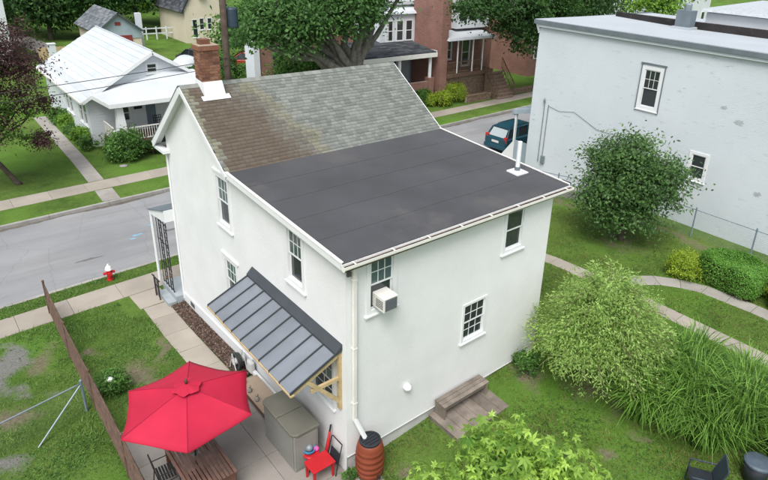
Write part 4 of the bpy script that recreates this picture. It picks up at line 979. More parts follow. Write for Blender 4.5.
# conduits and cable on the wall
cd = MB()
for u, z1 in ((9.62, 4.0), (9.38, 3.9)): cd.tube([mW(u, .9, -.04), mW(u-.02, z1, -.04)], .022, 6)
cd.build('conduit', 'galv', wb); MB().box(BX0-.12, BX0-.005, 9.2, 9.42, .9, 1.3).build('meter_box', 'galv', wb, bevel=.02)
MB().lathe([(.05,0),(.06,.1),(.02,.2)], 8, (BX0-.06, 9.62, 4.0)).build('weatherhead', 'galv', wb)
cab = MB(); pts = [(9.4,3.85),(8.7,3.72),(7.85,3.88),(6.5,3.35),(5.4,3.35),(3.5,3.1)]; cab.tube([mW(u, z, -.02) for u, z in pts], .007, 5); cab.build('cable', 'iron', wb)
# ledge at foot of wall
MB().box(17.75, BX0, -8, 9.5, -.4, .30).build('wall_base_ledge', 'oldconcrete', wb, bevel=.02)
# porch awning on the street side
pa = thing('porch_awning', 'grey corrugated metal porch roof on a post at the building corner', 'awning', (19.8, 11.5, -.4))
for k in range(9):
    x0 = 18.75+k*.23; MB().hexa([(x0,10.47,3.28),(x0+.215,10.47,3.28),(x0+.215,12.55,2.72),(x0,12.55,2.72),(x0+.03,10.47,3.36),(x0+.19,10.47,3.36),(x0+.19,12.55,2.80),(x0+.03,12.55,2.80)]).build('metal_panel', 'corr', pa)
MB().beam((18.72,10.5,3.2),(18.72,12.6,2.64),.04,.22).build('side_fascia', 'corr', pa); MB().box(18.7,20.85,12.5,12.56,2.5,2.72).build('front_fascia', 'corr', pa)
for x in (18.85, 20.7): MB().beam((x,12.4,-.2),(x,12.4,2.72),.11,.11,(0,1,0)).build('post', 'white_trim', pa)
MB().hexa([(18.80,10.5,-.4),(18.86,10.5,-.4),(18.86,12.3,-.4),(18.80,12.3,-.4),(18.80,10.5,1.1),(18.86,10.5,1.1),(18.86,12.3,1.1),(18.80,12.3,1.1)]).build('side_wall', 'corr', pa)
MB().hexa([(18.78,12.4,-.4),(18.9,12.4,-.4),(18.9,13.3,-.4),(18.78,13.3,-.4),(18.78,12.4,1.05),(18.9,12.4,1.05),(18.9,13.3,-.1),(18.78,13.3,-.1)]).build('stair_cheek', 'white_trim', pa)

pa.location.x += .75
# ------------------------------------------------------------------ cars
def car(lab, loc, rz, paint, group=None, rear_light=True):
    c = thing('parked_car', lab, 'car', loc, rz, group)
    # sections along length (x back -> front): x, zb, zbelt, ztop, wb, wbelt, wt
    S = [(-2.35,.42,.92,.94,.70,.76,.74),(-2.28,.28,.95,1.0,.80,.86,.80),(-1.6,.24,.97,1.02,.88,.91,.85),(-.4,.24,.96,1.0,.90,.92,.86),(.9,.24,.95,.99,.89,.91,.85),(1.35,.26,.90,.95,.87,.88,.78),(2.05,.28,.74,.80,.80,.80,.66),(2.32,.38,.60,.66,.60,.62,.5)]
    mb = MB()
    for x, zb, zm, zt, w0, w1, w2 in S:
        mb.v += [(x,-w0*.94,zb),(x,-w0,zb+.1),(x,-w1,(zb+zm)/2+.05),(x,-w1+.02,zm),(x,-w2,zt),(x,w2,zt),(x,w1-.02,zm),(x,w1,(zb+zm)/2+.05),(x,w0,zb+.1),(x,w0*.94,zb)]
    for i in range(len(S)-1):
        for k in range(10): mb.f.append((i*10+k, i*10+(k+1) % 10, (i+1)*10+(k+1) % 10, (i+1)*10+k))
    mb.f.append(tuple(range(10))); mb.f.append(tuple(range((len(S)-1)*10, len(S)*10))[::-1])
    fix_normals(mb.build('body', paint, c, local=True, smooth=False, bevel=.03))
    # greenhouse
    G = [(-2.22,1.0,.76),(-1.85,1.50,.64),(-.2,1.56,.66),(.45,1.50,.63),(1.25,.98,.76)]
    roof = MB(); roof.add([(-1.86,-.62,1.49),(-1.86,.62,1.49),(-.6,.66,1.55),(.1,.66,1.555),(.46,.62,1.49),(.46,-.62,1.49),(.1,-.66,1.555),(-.6,-.66,1.55),(-1.86,-.6,1.56),(-1.86,.6,1.56),(-.6,.62,1.61),(.1,.62,1.61),(.46,.58,1.54),(.46,-.58,1.54),(.1,-.62,1.61),(-.6,-.62,1.61)],
        [(8,9,10,15),(15,10,11,14),(14,11,12,13),(0,1,9,8),(4,5,13,12),(1,2,10,9),(2,3,11,10),(3,4,12,11),(5,6,14,13),(6,7,15,14),(7,0,8,15)]); rfo = roof.build('roof', paint, c, local=True)
    for y in (-.5, .5): MB().tube([(-1.6, y, 1.60), (-1.5, y, 1.66), (-.1, y, 1.67), (0, y, 1.62)], .018, 6).build('roof_rail', 'iron', rfo, local=True)
    inn = MB(); inn.add([(-2.2,-.74,.98),(-2.2,.74,.98),(1.2,.74,.97),(1.2,-.74,.97),(-1.86,-.61,1.5),(-1.86,.61,1.5),(.44,.61,1.5),(.44,-.61,1.5)], [(0,1,5,4),(1,2,6,5),(2,3,7,6),(3,0,4,7)]); inn.build('cabin', 'carglass', c, local=True)
    for s in (-1, 1):   # pillars
        for (xa, xb) in ((-2.21,-1.88),(-1.15,-1.05),(-.18,-.12),(1.22,.45)): MB().tube([(xa, s*.755, .985), (xb, s*.625, 1.515)], .045, 6).build('pillar', paint, c, local=True)
        MB().beam((.85,s*.93,1.02),(.98,s*1.0,1.06),.08,.12).build('mirror', paint, c, local=True)
        MB().box(-2.33,-2.17,s*.70-.11,s*.70+.11,.78,1.12).build('tail_light', 'taillight', c, local=True, bevel=.02)
        MB().box(2.1,2.30,s*.52-.14,s*.52+.14,.58,.70).build('headlight', 'galv', c, local=True, bevel=.02)
        for xw in (-1.42, 1.42):
            wl = MB().tube([(xw, s*.70, .33), (xw, s*.925, .33)], .33, 20).build('wheel', 'tyre', c, local=True); MB().tube([(xw, s*.92, .33), (xw, s*.94, .33)], .2, 12).build('rim', 'rim', wl, local=True)
    MB().add([(-2.22,-.62,1.03),(-2.22,.62,1.03),(-1.9,.54,1.47),(-1.9,-.54,1.47)], [(0,1,2,3)]).build('rear_window', 'carglass_l', c, local=True)
    MB().box(-2.42,-2.26,-.82,.82,.32,.56).build('rear_bumper', paint, c, local=True, bevel=.04)
    MB().box(-2.365,-2.35,-.26,.26,.70,.83).build('licence_plate', 'hosewhite', c, local=True)
    return c
teal = car('dark teal estate car parked on the street past the roof edge', (22.9, 14.75, -.52), R(3), 'teal_paint')
car('dark car parked far behind the brick chimney', (15.6, 47.5, -.4), R(100), 'dark_paint', 'cars parked far behind the chimney')
car('red car parked far behind beside the white gatepost wall', (18.9, 44.0, -.4), R(150), 'redcar', 'cars parked far behind the chimney')

# ------------------------------------------------------------------ houses across the street
def roofpanels(parent, name, mat, a0, a1, b0, b1, n, th=.03, rib=None):
    """n overlapping courses between the eave edge a0->a1 and the ridge b0->b1"""
    a0, a1, b0, b1 = map(Vector, (a0, a1, b0, b1)); nr = (a1-a0).cross(b0-a0).normalized()
    if nr.z < 0: nr = -nr
    for k in range(n):
        t0, t1 = k/n, (k+1.05)/n; p = [a0.lerp(b0, t0)+nr*.03, a1.lerp(b1, t0)+nr*.03, a1.lerp(b1, t1)+nr*.004, a0.lerp(b0, t1)+nr*.004]
        MB().hexa([q-nr*.028 for q in p]+p).build(name, mat, parent)
bg_ = thing('bungalow', 'white bungalow with pale metal gable roof across the street', 'house', (5.6, 33, -.4))
bx0, bx1, by0, by1, bez, brz, brx = 1.98, 9.22, 27.9, 38.6, 2.42, 4.62, 5.6
mBL = lambda u, z, d: (bx0+d, u, z); mBF = lambda u, z, d: (u, by0+d, z)
hbl = [(28.55,29.25,.65,2.0),(29.45,30.15,.65,2.0),(31.7,32.4,.65,2.0),(32.6,33.3,.65,2.0)]
hbf = [(3.55,4.05,.85,1.75),(4.95,5.5,.25,1.95),(5.3,5.85,3.45,3.95)]
mb = MB(); facade(mb, mBL, [[(by0,-.5),(by1,-.5),(by1,bez),(by0,bez)]], hbl)
facade(mb, mBF, [[(bx0,-.5),(bx1,-.5),(bx1,bez),(brx,brz-.05),(bx0,bez)]], hbf)
mb.add([(bx1,by0,-.5),(bx1,by1,-.5),(bx1,by1,bez),(bx1,by0,bez)], [(0,1,2,3)]).add([(bx0,by1,-.5),(bx1,by1,-.5),(bx1,by1,bez),(brx,by1,brz),(bx0,by1,bez)], [(0,1,2,3,4)])
mb.build('wall', 'siding', bg_)
# clapboards: each course a thin proud strip
mb = MB(); z = -.3
while z < 2.35:
    mb.box(bx0-.014, bx0+.0, by0+.1, 28.4, z, z+.155); mb.box(bx0-.014, bx0, 30.3, 31.55, z, z+.155); mb.box(bx0-.014, bx0, 33.45, by1-.1, z, z+.155)
    mb.box(bx0+.1, 3.45, by0-.014, by0, z, z+.155); z += .17
z = 2.5
while z < 4.3:
    xa = bx0+(z+.16-bez)/(brz-bez)*(brx-bx0)+.12; mb.box(xa, 5.15, by0-.014, by0, z, z+.155); mb.box(5.9, 2*brx-xa, by0-.014, by0, z, z+.155) if 2*brx-xa > 6 else None; z += .17
mb.build('clapboards', 'siding', bg_, kind='stuff')
for h in hbl: window(bg_, mBL, h, .06, None, None, tint_top=False)
window(bg_, mBF, hbf[0], .08, None, None, tint_top=False); window(bg_, mBF, hbf[2], .07, None, None, tint_top=False)
ub(MB(), mBF, 4.95, 5.5, .25, 1.95, .06, .09).build('door', 'slate_post', bg_); ub(MB(), mBF, 4.3, 4.75, 1.45, 1.62, -.03, .0).build('name_board', 'iron', bg_)
rfb = MB().box(brx-.04, brx+.04, by0-.35, by1+.3, brz+.06, brz+.12).build('roof', 'metal_roof', bg_)
ov = .35; sl_ = (brz-bez)/(brx-bx0)
roofpanels(rfb, 'metal_panel', 'metal_roof', (bx0-ov, by0-.35, bez-ov*sl_+.06), (bx0-ov, by1+.3, bez-ov*sl_+.06), (brx, by0-.35, brz+.06), (brx, by1+.3, brz+.06), 12, .03, 'metal_roof')
roofpanels(rfb, 'metal_panel', 'metal_roof', (bx1+ov, by0-.35, bez-ov*sl_+.06), (bx1+ov, by1+.3, bez-ov*sl_+.06), (brx, by0-.35, brz+.06), (brx, by1+.3, brz+.06), 12, .03)
for x in (bx0-ov, bx1+ov): MB().beam((x, by0-.36, bez-ov*sl_-.02), (brx, by0-.36, brz-.02), .04, .18).build('rake_board', 'white_trim', rfb)
MB().box(bx0-ov-.1, bx0-ov, by0-.35, by1+.3, bez-ov*sl_-.06, bez-ov*sl_+.05).build('gutter', 'white_alu', rfb)
# porch
pA, pB, pC, pE, pF = (2.15,27.88,2.62), (2.45,25.35,2.52), (9.3,25.35,2.52), (6.2,27.88,3.45), (7.9,27.88,3.45)
po = MB().add([pA,pB,pC,pE,pF,(9.4,27.88,2.62)]+[(q[0],q[1],q[2]-.14) for q in (pA,pB,pC)], [(1,2,4,3),(0,1,3),(2,5,4),(0,1,7,6),(1,2,8,7),(6,7,8)]).build('porch_roof', 'metal_roof', bg_)
MB().box(2.42, 9.3, 25.31, 25.35, 2.30, 2.53).build('fascia', 'white_trim', po); MB().beam((2.12,27.88,2.5),(2.42,25.33,2.42),.04,.22).build('fascia', 'white_trim', po)
MB().box(2.55, 9.2, 25.45, 27.89, -.5, .22).build('porch_floor', 'brownstep', bg_)
for x in (2.95, 8.8):
    cl = MB().hexa([(x-.24,25.5,.9),(x+.24,25.5,.9),(x+.24,25.95,.9),(x-.24,25.95,.9),(x-.15,25.58,2.35),(x+.15,25.58,2.35),(x+.15,25.88,2.35),(x-.15,25.88,2.35)]).build('porch_column', 'white_trim', bg_)
    MB().box(x-.34, x+.34, 25.4, 26.05, -.5, .75).build('pedestal', 'white_trim', cl); MB().box(x-.40, x+.40, 25.36, 26.1, .752, .90).build('pedestal_cap', 'white_trim', cl)
rl = MB(); rl.box(3.3, 8.4, 25.68, 25.74, 1.0, 1.06).box(3.3, 8.4, 25.69, 25.73, .36, .40)
for k in range(40): rl.box(3.36+k*.125, 3.39+k*.125, 25.70, 25.72, .40, 1.0)
rl.build('porch_railing', 'white_alu', bg_); 
rl = MB(); rl.box(2.58, 2.64, 26.1, 27.8, 1.0, 1.06)
for k in range(13): rl.box(2.6, 2.62, 26.15+k*.13, 26.18+k*.13, .25, 1.0)
rl.build('porch_railing', 'white_alu', bg_)
pc = thing('porch_chair', 'dark wrought iron chair on the bungalow porch', 'chair', (5.2, 26.6, .22), R(180))
for sx in (-.22, .22):
    for y in (-.2, .2): MB().tube([(sx,y,0),(sx,y,.45)], .015, 5).build('leg', 'iron', pc, local=True)
MB().box(-.25,.25,-.25,.25,.43,.46).build('seat', 'iron', pc, local=True)
mb = MB()
for k in range(5): mb.tube([(-.2+.1*k,-.24,.46),(-.2+.1*k,-.30,1.0)], .02, 5)
for k in range(4): mb.tube([(-.24,-.25-.015*k,.55+.15*k),(.24,-.25-.015*k,.55+.15*k)], .018, 5)
mb.build('backrest', 'iron', pc, local=True)
# garage
ga = thing('garage', 'small pale garage with grey gable roof and red door', 'garage', (11.3, 58, -.4))
MB().prism([(9.55,-.5),(13.35,-.5),(13.35,2.15),(11.35,3.6),(9.55,2.15)], 'y', 55, 62).build('wall', 'cream', ga)
MB().prism([(9.5,1.3),(13.4,1.3),(13.4,2.1),(11.35,3.5),(9.5,2.1)], 'y', 54.94, 54.995).build('gable_siding', 'corr', ga)
def shroof(parent, a0, a1, b0, b1, mat, seed, tab=.6, exp_=.3):
    a0, a1, b0, b1 = map(Vector, (a0, a1, b0, b1)); nr = (a1-a0).cross(b0-a0).normalized(); nr = nr if nr.z > 0 else -nr
    rf_ = MB().hexa([p-nr*.12 for p in (a0,a1,b1,b0)]+[a0,a1,b1,b0]).build('roof', mat, parent)
    r_ = random.Random(seed); L = (b0-a0).length; n = max(2, int(L/exp_)); W_ = (a1-a0).length; mb = MB(); rn = []
    for i in range(n):
        t0, t1 = i/n, (i+1)/n; x = -r_.random()*tab
        while x < W_:
            x2 = x+tab*r_.uniform(.7,1.3); u0, u1 = max(0,x)/W_, min(W_,x2-.01)/W_; x = x2
            if u1-u0 < .002: continue
            q = lambda u, t: (a0.lerp(a1,u)).lerp(b0.lerp(b1,u), t)
            mb.add([q(u0,t0)+nr*.03, q(u1,t0)+nr*.03, q(u1,t1)+nr*.006, q(u0,t1)+nr*.006], [(0,1,2,3)]); rn.append(r_.random())
    mb.rnd = rn; mb.build('shingles', mat, rf_, kind='stuff'); return rf_
shroof(ga, (9.2,54.6,1.95), (9.2,62.4,1.95), (11.4,54.6,3.75), (11.4,62.4,3.75), 'grey_shingle', 1); shroof(ga, (13.6,54.6,1.95), (13.6,62.4,1.95), (11.4,54.6,3.75), (11.4,62.4,3.75), 'grey_shingle', 2)
MB().box(10.4, 12.5, 54.9, 54.99, -.4, 1.6).build('garage_door', 'reddoor', ga); MB().box(11.1,11.6,54.9,54.938,2.55,2.85).build('gable_vent', 'reddoor', ga)
MB().box(13.45,13.95,56.2,56.7,-.4,3.45).build('white_chimney', 'siding', ga)
# cream house far behind
cr = thing('cream_house', 'cream house with steep grey gable far behind the chimney', 'house', (23, 63, -.4))
mC = lambda u, z, d: (u, 60+d, z); hc = [(20.4,20.95,.2,2.1),(21.2,21.7,1.0,2.2),(22.1,22.6,1.0,2.2),(23.4,23.9,.6,1.9),(24.6,25.2,.6,1.9)]
mb = MB(); facade(mb, mC, [[(19.6,-.5),(26,-.5),(26,1.7),(21.6,6.6),(19.6,3.2)]], hc); mb.add([(19.6,60,-.5),(19.6,68,-.5),(19.6,68,3.2),(19.6,60,3.2)], [(0,1,2,3)]); mb.build('wall', 'cream', cr)
for h in hc: window(cr, mC, h, .06, None, None, tint_top=False)
shroof(cr, (26.3,59.8,1.5), (26.3,68,1.5), (21.6,59.8,6.8), (21.6,68,6.8), 'dark_shingle', 3); shroof(cr, (19.2,59.8,2.9), (19.2,68,2.9), (21.6,59.8,6.8), (21.6,68,6.8), 'dark_shingle', 4)
MB().box(21.2,21.9,59.6,60.2,4.5,7.6).build('chimney', 'cream', cr)
# white house far top-left
fh = thing('far_white_house', 'white house wall glimpsed through the purple tree', 'house', (1.2, 57, -.4))
MB().box(-6, 2.6, 55, 62, -.5, 6.2).build('wall', 'siding', fh); shroof(fh, (-6.3,54.7,6.1), (2.9,54.7,6.1), (-6.3,58.5,8.4), (2.9,58.5,8.4), 'grey_shingle', 6)
for x in (-4.2,-1.8,.8): MB().box(x, x+.8, 54.95, 54.998, 2.2, 3.8).build('pane', 'glass', fh)
# fence of vertical boards + white rail fence far behind
bf = thing('board_fence', 'tan board fence behind the bungalow roof', 'fence', (6.6, 56, -.4))
for k in range(22): MB().box(4.6+k*.21, 4.6+k*.21+.195, 56, 56.03, -.42, .75+random.uniform(-.03,.03)).build('board', 'lumber', bf)
wr = thing('rail_fence', 'pale rail fence on the far lawn beside the garage', 'fence', (17, 64, -.4))
for k in range(8): MB().box(14.4+k*1.1, 14.52+k*1.1, 64, 64.12, -.45, 1.0).build('post', 'siding', wr)
for z in (.2, .75): MB().box(14.4, 22.2, 64.13, 64.17, z, z+.13).build('rail', 'siding', wr)
wpst = thing('white_chimney_stack', 'white square pier beyond the bungalow roof', 'chimney', (5.4, 54, -.4)); MB().box(5.1, 5.65, 53.7, 54.2, -.4, 1.35).build('stack', 'siding', wpst); MB().box(5.05, 5.7, 53.65, 54.25, 1.352, 1.42).build('cap', 'siding', wpst)
fp = strip('far_path', 'grey path on the far lawn', [(6.6, 60), (5.6, 68), (3.5, 82)], 2.6, 3, 'oldconcrete')
# tarp covered boat
tbt = MB(); 
for i in range(9):
    t = i/8; xx = 12.6+t*2.6; h = .25+1.25*math.sin(math.pi*(.12+.8*t))**.7; ww = .35+.75*math.sin(math.pi*(.1+.8*t))
    for k in range(9):
        a = math.pi*k/8; tbt.v.append((xx, 45+ww*math.cos(a)*1.2, -.4+h*math.sin(a)**.6+(.05 if k in (3,5) else 0)))
for i in range(8):
    for k in range(8): tbt.f.append((i*9+k, i*9+k+1, i*9+10+k, i*9+9+k))
tbt.f += [tuple(range(9)), tuple(range(72,81))[::-1]]
tag(tbt.build('covered_boat', 'tarp', smooth=True), 'boat under a silver tarp behind the bungalow', 'boat')
# utility pole, transformer, wires
up_ = thing('utility_pole', 'dark wooden utility pole with transformer behind the chimney', 'utility pole', (7.05, 21.0, -.4))
MB().tube([(7.05,21.0,-.5),(7.12,21.0,10.5)], [.19,.15], 12).build('pole', 'pole', up_, smooth=True)
MB().lathe([(.27,0),(.29,.06),(.29,.86),(.25,.93),(.08,.97)], 16, (7.55,21.05,6.72)).build('transformer', 'transf', up_, smooth=False); MB().box(7.2,7.4,20.95,21.1,7.0,7.3).build('bracket', 'iron', up_)
MB().box(5.9,8.2,20.9,20.98,9.6,9.75).build('crossarm', 'pole', up_)
for k, (z0, z1, sag) in enumerate(((4.75, 5.0, .25), (4.2, 4.62, .2))):
    mb = MB(); mb.tube([(-14+21.05*i/20, 20.85, z0-.6+(z1-z0+.6)*i/20-sag*4*(i/20)*(1-i/20)+.28) for i in range(21)], .016, 5)
    tag(mb.build('overhead_cable', 'iron'), ['upper dark overhead cable crossing before the bungalow roof', 'lower dark overhead cable crossing before the bungalow porch roof'][k], 'cable')
# brick house with white side wall, behind the big tree
bh = thing('brick_house', 'red brick house with white end pier behind the street tree', 'house', (16, 33, -.4))
MB().box(13.3, 20.3, 30, 31.6, -.5, 4.9).build('wall', 'redbrick', bh); MB().hexa([(12.85,29.9,-.5),(13.28,29.9,-.5),(13.28,31.2,-.5),(12.85,31.2,-.5),(12.85,29.9,4.25),(13.28,29.9,4.5),(13.28,31.2,4.5),(12.85,31.2,4.25)]).build('white_pier', 'siding', bh)
for x in (14.3, 16.2, 18.1): MB().box(x, x+.9, 29.94, 29.998, 2.6, 4.1).build('pane', 'glass', bh)
MB().box(13.2, 20.3, 29.7, 31.8, 4.9, 5.1).build('roof', 'tar', bh)
# white row house
wh = thing('row_house', 'white sided row house with bay window and dark porch roof', 'house', (23.4, 32, -.4))
mb = MB(); mH = lambda u, z, d: (u, 29+d, z); hh = [(20.9,21.6,1.3,2.9),(23.6,24.4,.9,3.0)]
facade(mb, mH, [[(20.35,-.5),(26.25,-.5),(26.25,6.6),(20.35,6.6)]], hh); mb.build('wall', 'siding', wh)
for h in hh: window(wh, mH, h, .08, None, None, tint_top=False)
MB().box(20.3, 26.3, 28.7, 40, 6.6, 6.85).build('roof', 'metal_roof', wh); MB().box(20.35, 26.24, 29.01, 40, 3, 6.59).build('rear_block', 'redbrick', wh)
by = MB().box(22.25, 26.22, 28.35, 28.99, 3.55, 6.1).build('bay_window', 'siding', wh)
for k in range(9): MB().box(22.24, 23.05, 28.335, 28.348, 3.6+k*.27, 3.6+k*.27+.25).build('clapboard', 'siding', by)
for k, x in enumerate((22.85, 23.85, 24.75)):
    mbw = lambda u, z, d: (u, 28.35+d, z); h = (x, x+.55, 4.05, 5.45)
    mb = MB(); ub(mb, mbw, x-.1, x, 3.95, 5.55, -.03, 0); ub(mb, mbw, x+.55, x+.65, 3.95, 5.55, -.03, 0); ub(mb, mbw, x, x+.55, 5.45, 5.55, -.03, 0); ub(mb, mbw, x, x+.55, 3.95, 4.05, -.03, 0); ub(mb, mbw, x, x+.55, 4.72, 4.78, -.025, 0)
    mb.build('window_frame', 'white_trim', by); ub(MB(), mbw, x, x+.55, 4.05, 5.45, -.012, -.003).build('pane', 'glass', by)
MB().hexa([(22.1,28.15,5.98),(26.3,28.15,5.98),(26.3,29,5.98),(22.1,29,5.98),(22.2,28.25,6.12),(26.25,28.25,6.12),(26.25,29,6.5),(22.2,29,6.5)]).build('bay_roof', 'metal_roof', by)
pr_ = shroof(wh, (18.6,25.4,3.5), (25.35,25.4,3.5), (19.2,28.98,4.05), (25.35,28.98,4.05), 'dark_shingle', 8)
MB().box(18.6, 25.38, 25.32, 25.39, 3.16, 3.47).build('fascia', 'white_alu', pr_); MB().box(25.36, 25.4, 25.4, 28.9, 3.2, 3.6).build('fascia', 'white_alu', pr_)
for x in (19.2, 22, 24.95): c_ = MB().tube([(x,25.65,1.6),(x,25.65,3.2)], .13, 10).build('porch_column', 'white_trim', wh); MB().box(x-.25,x+.25,25.4,25.9,-.5,1.6).build('column_pier', 'redbrick', c_)
MB().box(18.8, 25.2, 25.5, 29, -.5, .75).build('porch_base', 'redbrick', wh); MB().box(18.9,25.1,25.5,25.7,.75,1.35).build('parapet', 'redbrick', wh)
# red brick row house with stairs
bk = thing('row_house', 'red brick row house with raised porch and brown front stairs', 'house', (29.5, 31, -.4))
mb = MB(); mK = lambda u, z, d: (u, 27+d, z); hk = [(27.75,28.35,2.5,3.9),(29.6,30.4,1.85,3.95)]
facade(mb, mK, [[(26.3,-.5),(33.0,-.5),(33.0,8.2),(26.3,8.2)]], hk); mb.add([(26.3,27,-.5),(26.3,40,-.5),(26.3,40,8.2),(26.3,27,8.2)], [(0,1,2,3)]); mb.add([(33,27,-.5),(33,40,-.5),(33,40,8.2),(33,27,8.2)], [(0,1,2,3)]); mb.build('wall', 'redbrick', bk)
for h in hk: window(bk, mK, h, .08, None, None, tint_top=False)
MB().box(26.2,33.1,26.7,40,8.2,8.4).build('roof', 'tar', bk)
bb = MB().box(28.2,31.8,26.4,26.99,4.9,7.6).build('bay', 'siding', bk)
for x in (28.5,29.6,30.7): MB().box(x,x+.75,26.37,26.395,5.5,7.0).build('pane', 'glass', bb)
MB().box(25.6,26.3,25.2,28.5,-.5,8.0).build('side_pier', 'redbrick', bk)
MB().box(26.32, 31.4, 25.1, 26.99, 1.45, 1.75).build('porch_floor', 'brownstep', bk)
fs = MB().box(26.4, 31.3, 25.35, 26.9, -.5, 1.448).build('porch_foundation', 'mortar', bk); mb = MB(); r_ = random.Random(4)
for i in range(7):
    x = 26.4-r_.random()*.3
    while x < 31.2:
        wd = r_.uniform(.3,.6); mb.box(max(26.4,x), min(31.3,x+wd-.03), 25.29+r_.uniform(0,.03), 25.36, -.45+i*.27, -.45+i*.27+.24); x += wd
mb.build('stone', 'stonewall', fs, kind='stuff')
pw_ = MB().hexa([(26.15,24.9,4.28),(31.3,24.9,4.28),(31.3,26.99,4.28),(26.15,26.99,4.28),(26.25,25.0,4.45),(31.2,25.0,4.45),(31.2,26.99,4.75),(26.25,26.99,4.75)]).build('porch_roof', 'metal_roof', bk)
for x in (27.35, 29.0, 30.1): MB().tube([(x,25.2,1.75),(x,25.2,4.28)], .06, 8).build('porch_post', 'white_trim', bk)
def rail_(parent, a, b, h, n, mat):
    a, b = Vector(a), Vector(b); mb = MB(); u = Vector((0,0,h)); mb.beam(a+u, b+u, .06, .06); mb.beam(a+Vector((0,0,.12)), b+Vector((0,0,.12)), .04, .04)
    for k in range(n+1): p = a.lerp(b, k/n); mb.beam(p, p+u, .03, .03)
    mb.build('railing', mat, parent)
rail_(bk, (26.4,25.2,1.75), (30.2,25.2,1.75), .85, 26, 'brownstep')
for k in range(8):
    MB().box(30.45, 32.4, 25.1-.2*(k+1)-.03, 25.1-.2*k-.03, 1.75-.25*(k+1)-.08, 1.75-.25*(k+1)).build('step', 'tread', bk)
    MB().box(30.5, 32.35, 25.1-.2*(k+1)+.002, 25.1-.2*k, -.5, 1.75-.25*(k+1)-.082).build('riser', 'stonewall', bk)
rail_(bk, (30.4,25.1,1.7), (30.4,23.5,-.2), .85, 9, 'brownstep'); rail_(bk, (32.42,25.1,1.7), (32.42,23.5,-.2), .85, 9, 'brownstep')
# low stone retaining walls
def stonewall(lab, x0, x1, y0, h, seed):
    s_ = thing('retaining_wall', lab, 'wall', ((x0+x1)/2, y0, -.4)); r_ = random.Random(seed); n = max(1, int(h/.16))
    MB().box(x0, x1, y0+.05, y0+.3, -.6, -.4+n*.16-.01).build('core', 'mortar', s_); mb = MB()
    for i in range(n):
        x = x0
        while x < x1-.02:
            wd = min(x1-x, r_.uniform(.25,.55)); mb.box(x, x+wd-.02, y0-r_.uniform(0,.03), y0+.06, -.4+i*.16, -.4+i*.16+.145); x += wd
    mb.build('stone', 'stonewall', s_, kind='stuff')
    for k in range(int((x1-x0)/.8)): MB().box(x0+k*.8, min(x1, x0+k*.8+.78), y0-.05, y0+.34, -.4+n*.16, -.33+n*.16).build('coping_stone', 'stonewall', s_)
stonewall('low stone wall edging the brick house garden', 27.6, 30.3, 24.05, .5, 1); stonewall('low stone wall right of the brown stairs', 32.55, 37, 24.15, .34, 2)
# further houses
def far_house(lab, x0, x1, y0, y1, h, mat, roofm, rz):
    f = thing('row_house', lab, 'house', ((x0+x1)/2, (y0+y1)/2, -.4))
    MB().box(x0, x1, y0, y1, -.5, h).build('wall', mat, f); xm = (x0+x1)/2
    for z in (1.2, 4.4):
        for k in range(3):
            x = x0+(x1-x0)*(k+.5)/3; w_ = MB().box(x-.5, x+.5, y0-.05, y0-.003, z, z+1.6).build('window', 'white_trim', f); MB().box(x-.41, x+.41, y0-.07, y0-.052, z+.1, z+1.5).build('pane', 'glass', w_)
    shroof(f, (x0-.3,y0-.3,h), (x1+.3,y0-.3,h), (x0-.3,(y0+y1)/2,h+rz), (x1+.3,(y0+y1)/2,h+rz), roofm, 5); shroof(f, (x0-.3,y1+.3,h), (x1+.3,y1+.3,h), (x0-.3,(y0+y1)/2,h+rz), (x1+.3,(y0+y1)/2,h+rz), roofm, 7)
far_house('red brick house farther along behind the leafy tree', 40, 47, 28.5, 38, 6.5, 'redbrick', 'grey_shingle', 2.2)
M['redroof'] = shinglem('red_roof_shingle', (.20,.07,.05), (.34,.14,.10))
far_house('far house with reddish roof beyond the flat roof', 62, 74, 44, 54, 6.5, 'siding', 'redroof', 3)
far_house('far pale house beyond the roof chimney', 84, 96, 38, 50, 6.5, 'siding', 'grey_shingle', 3)

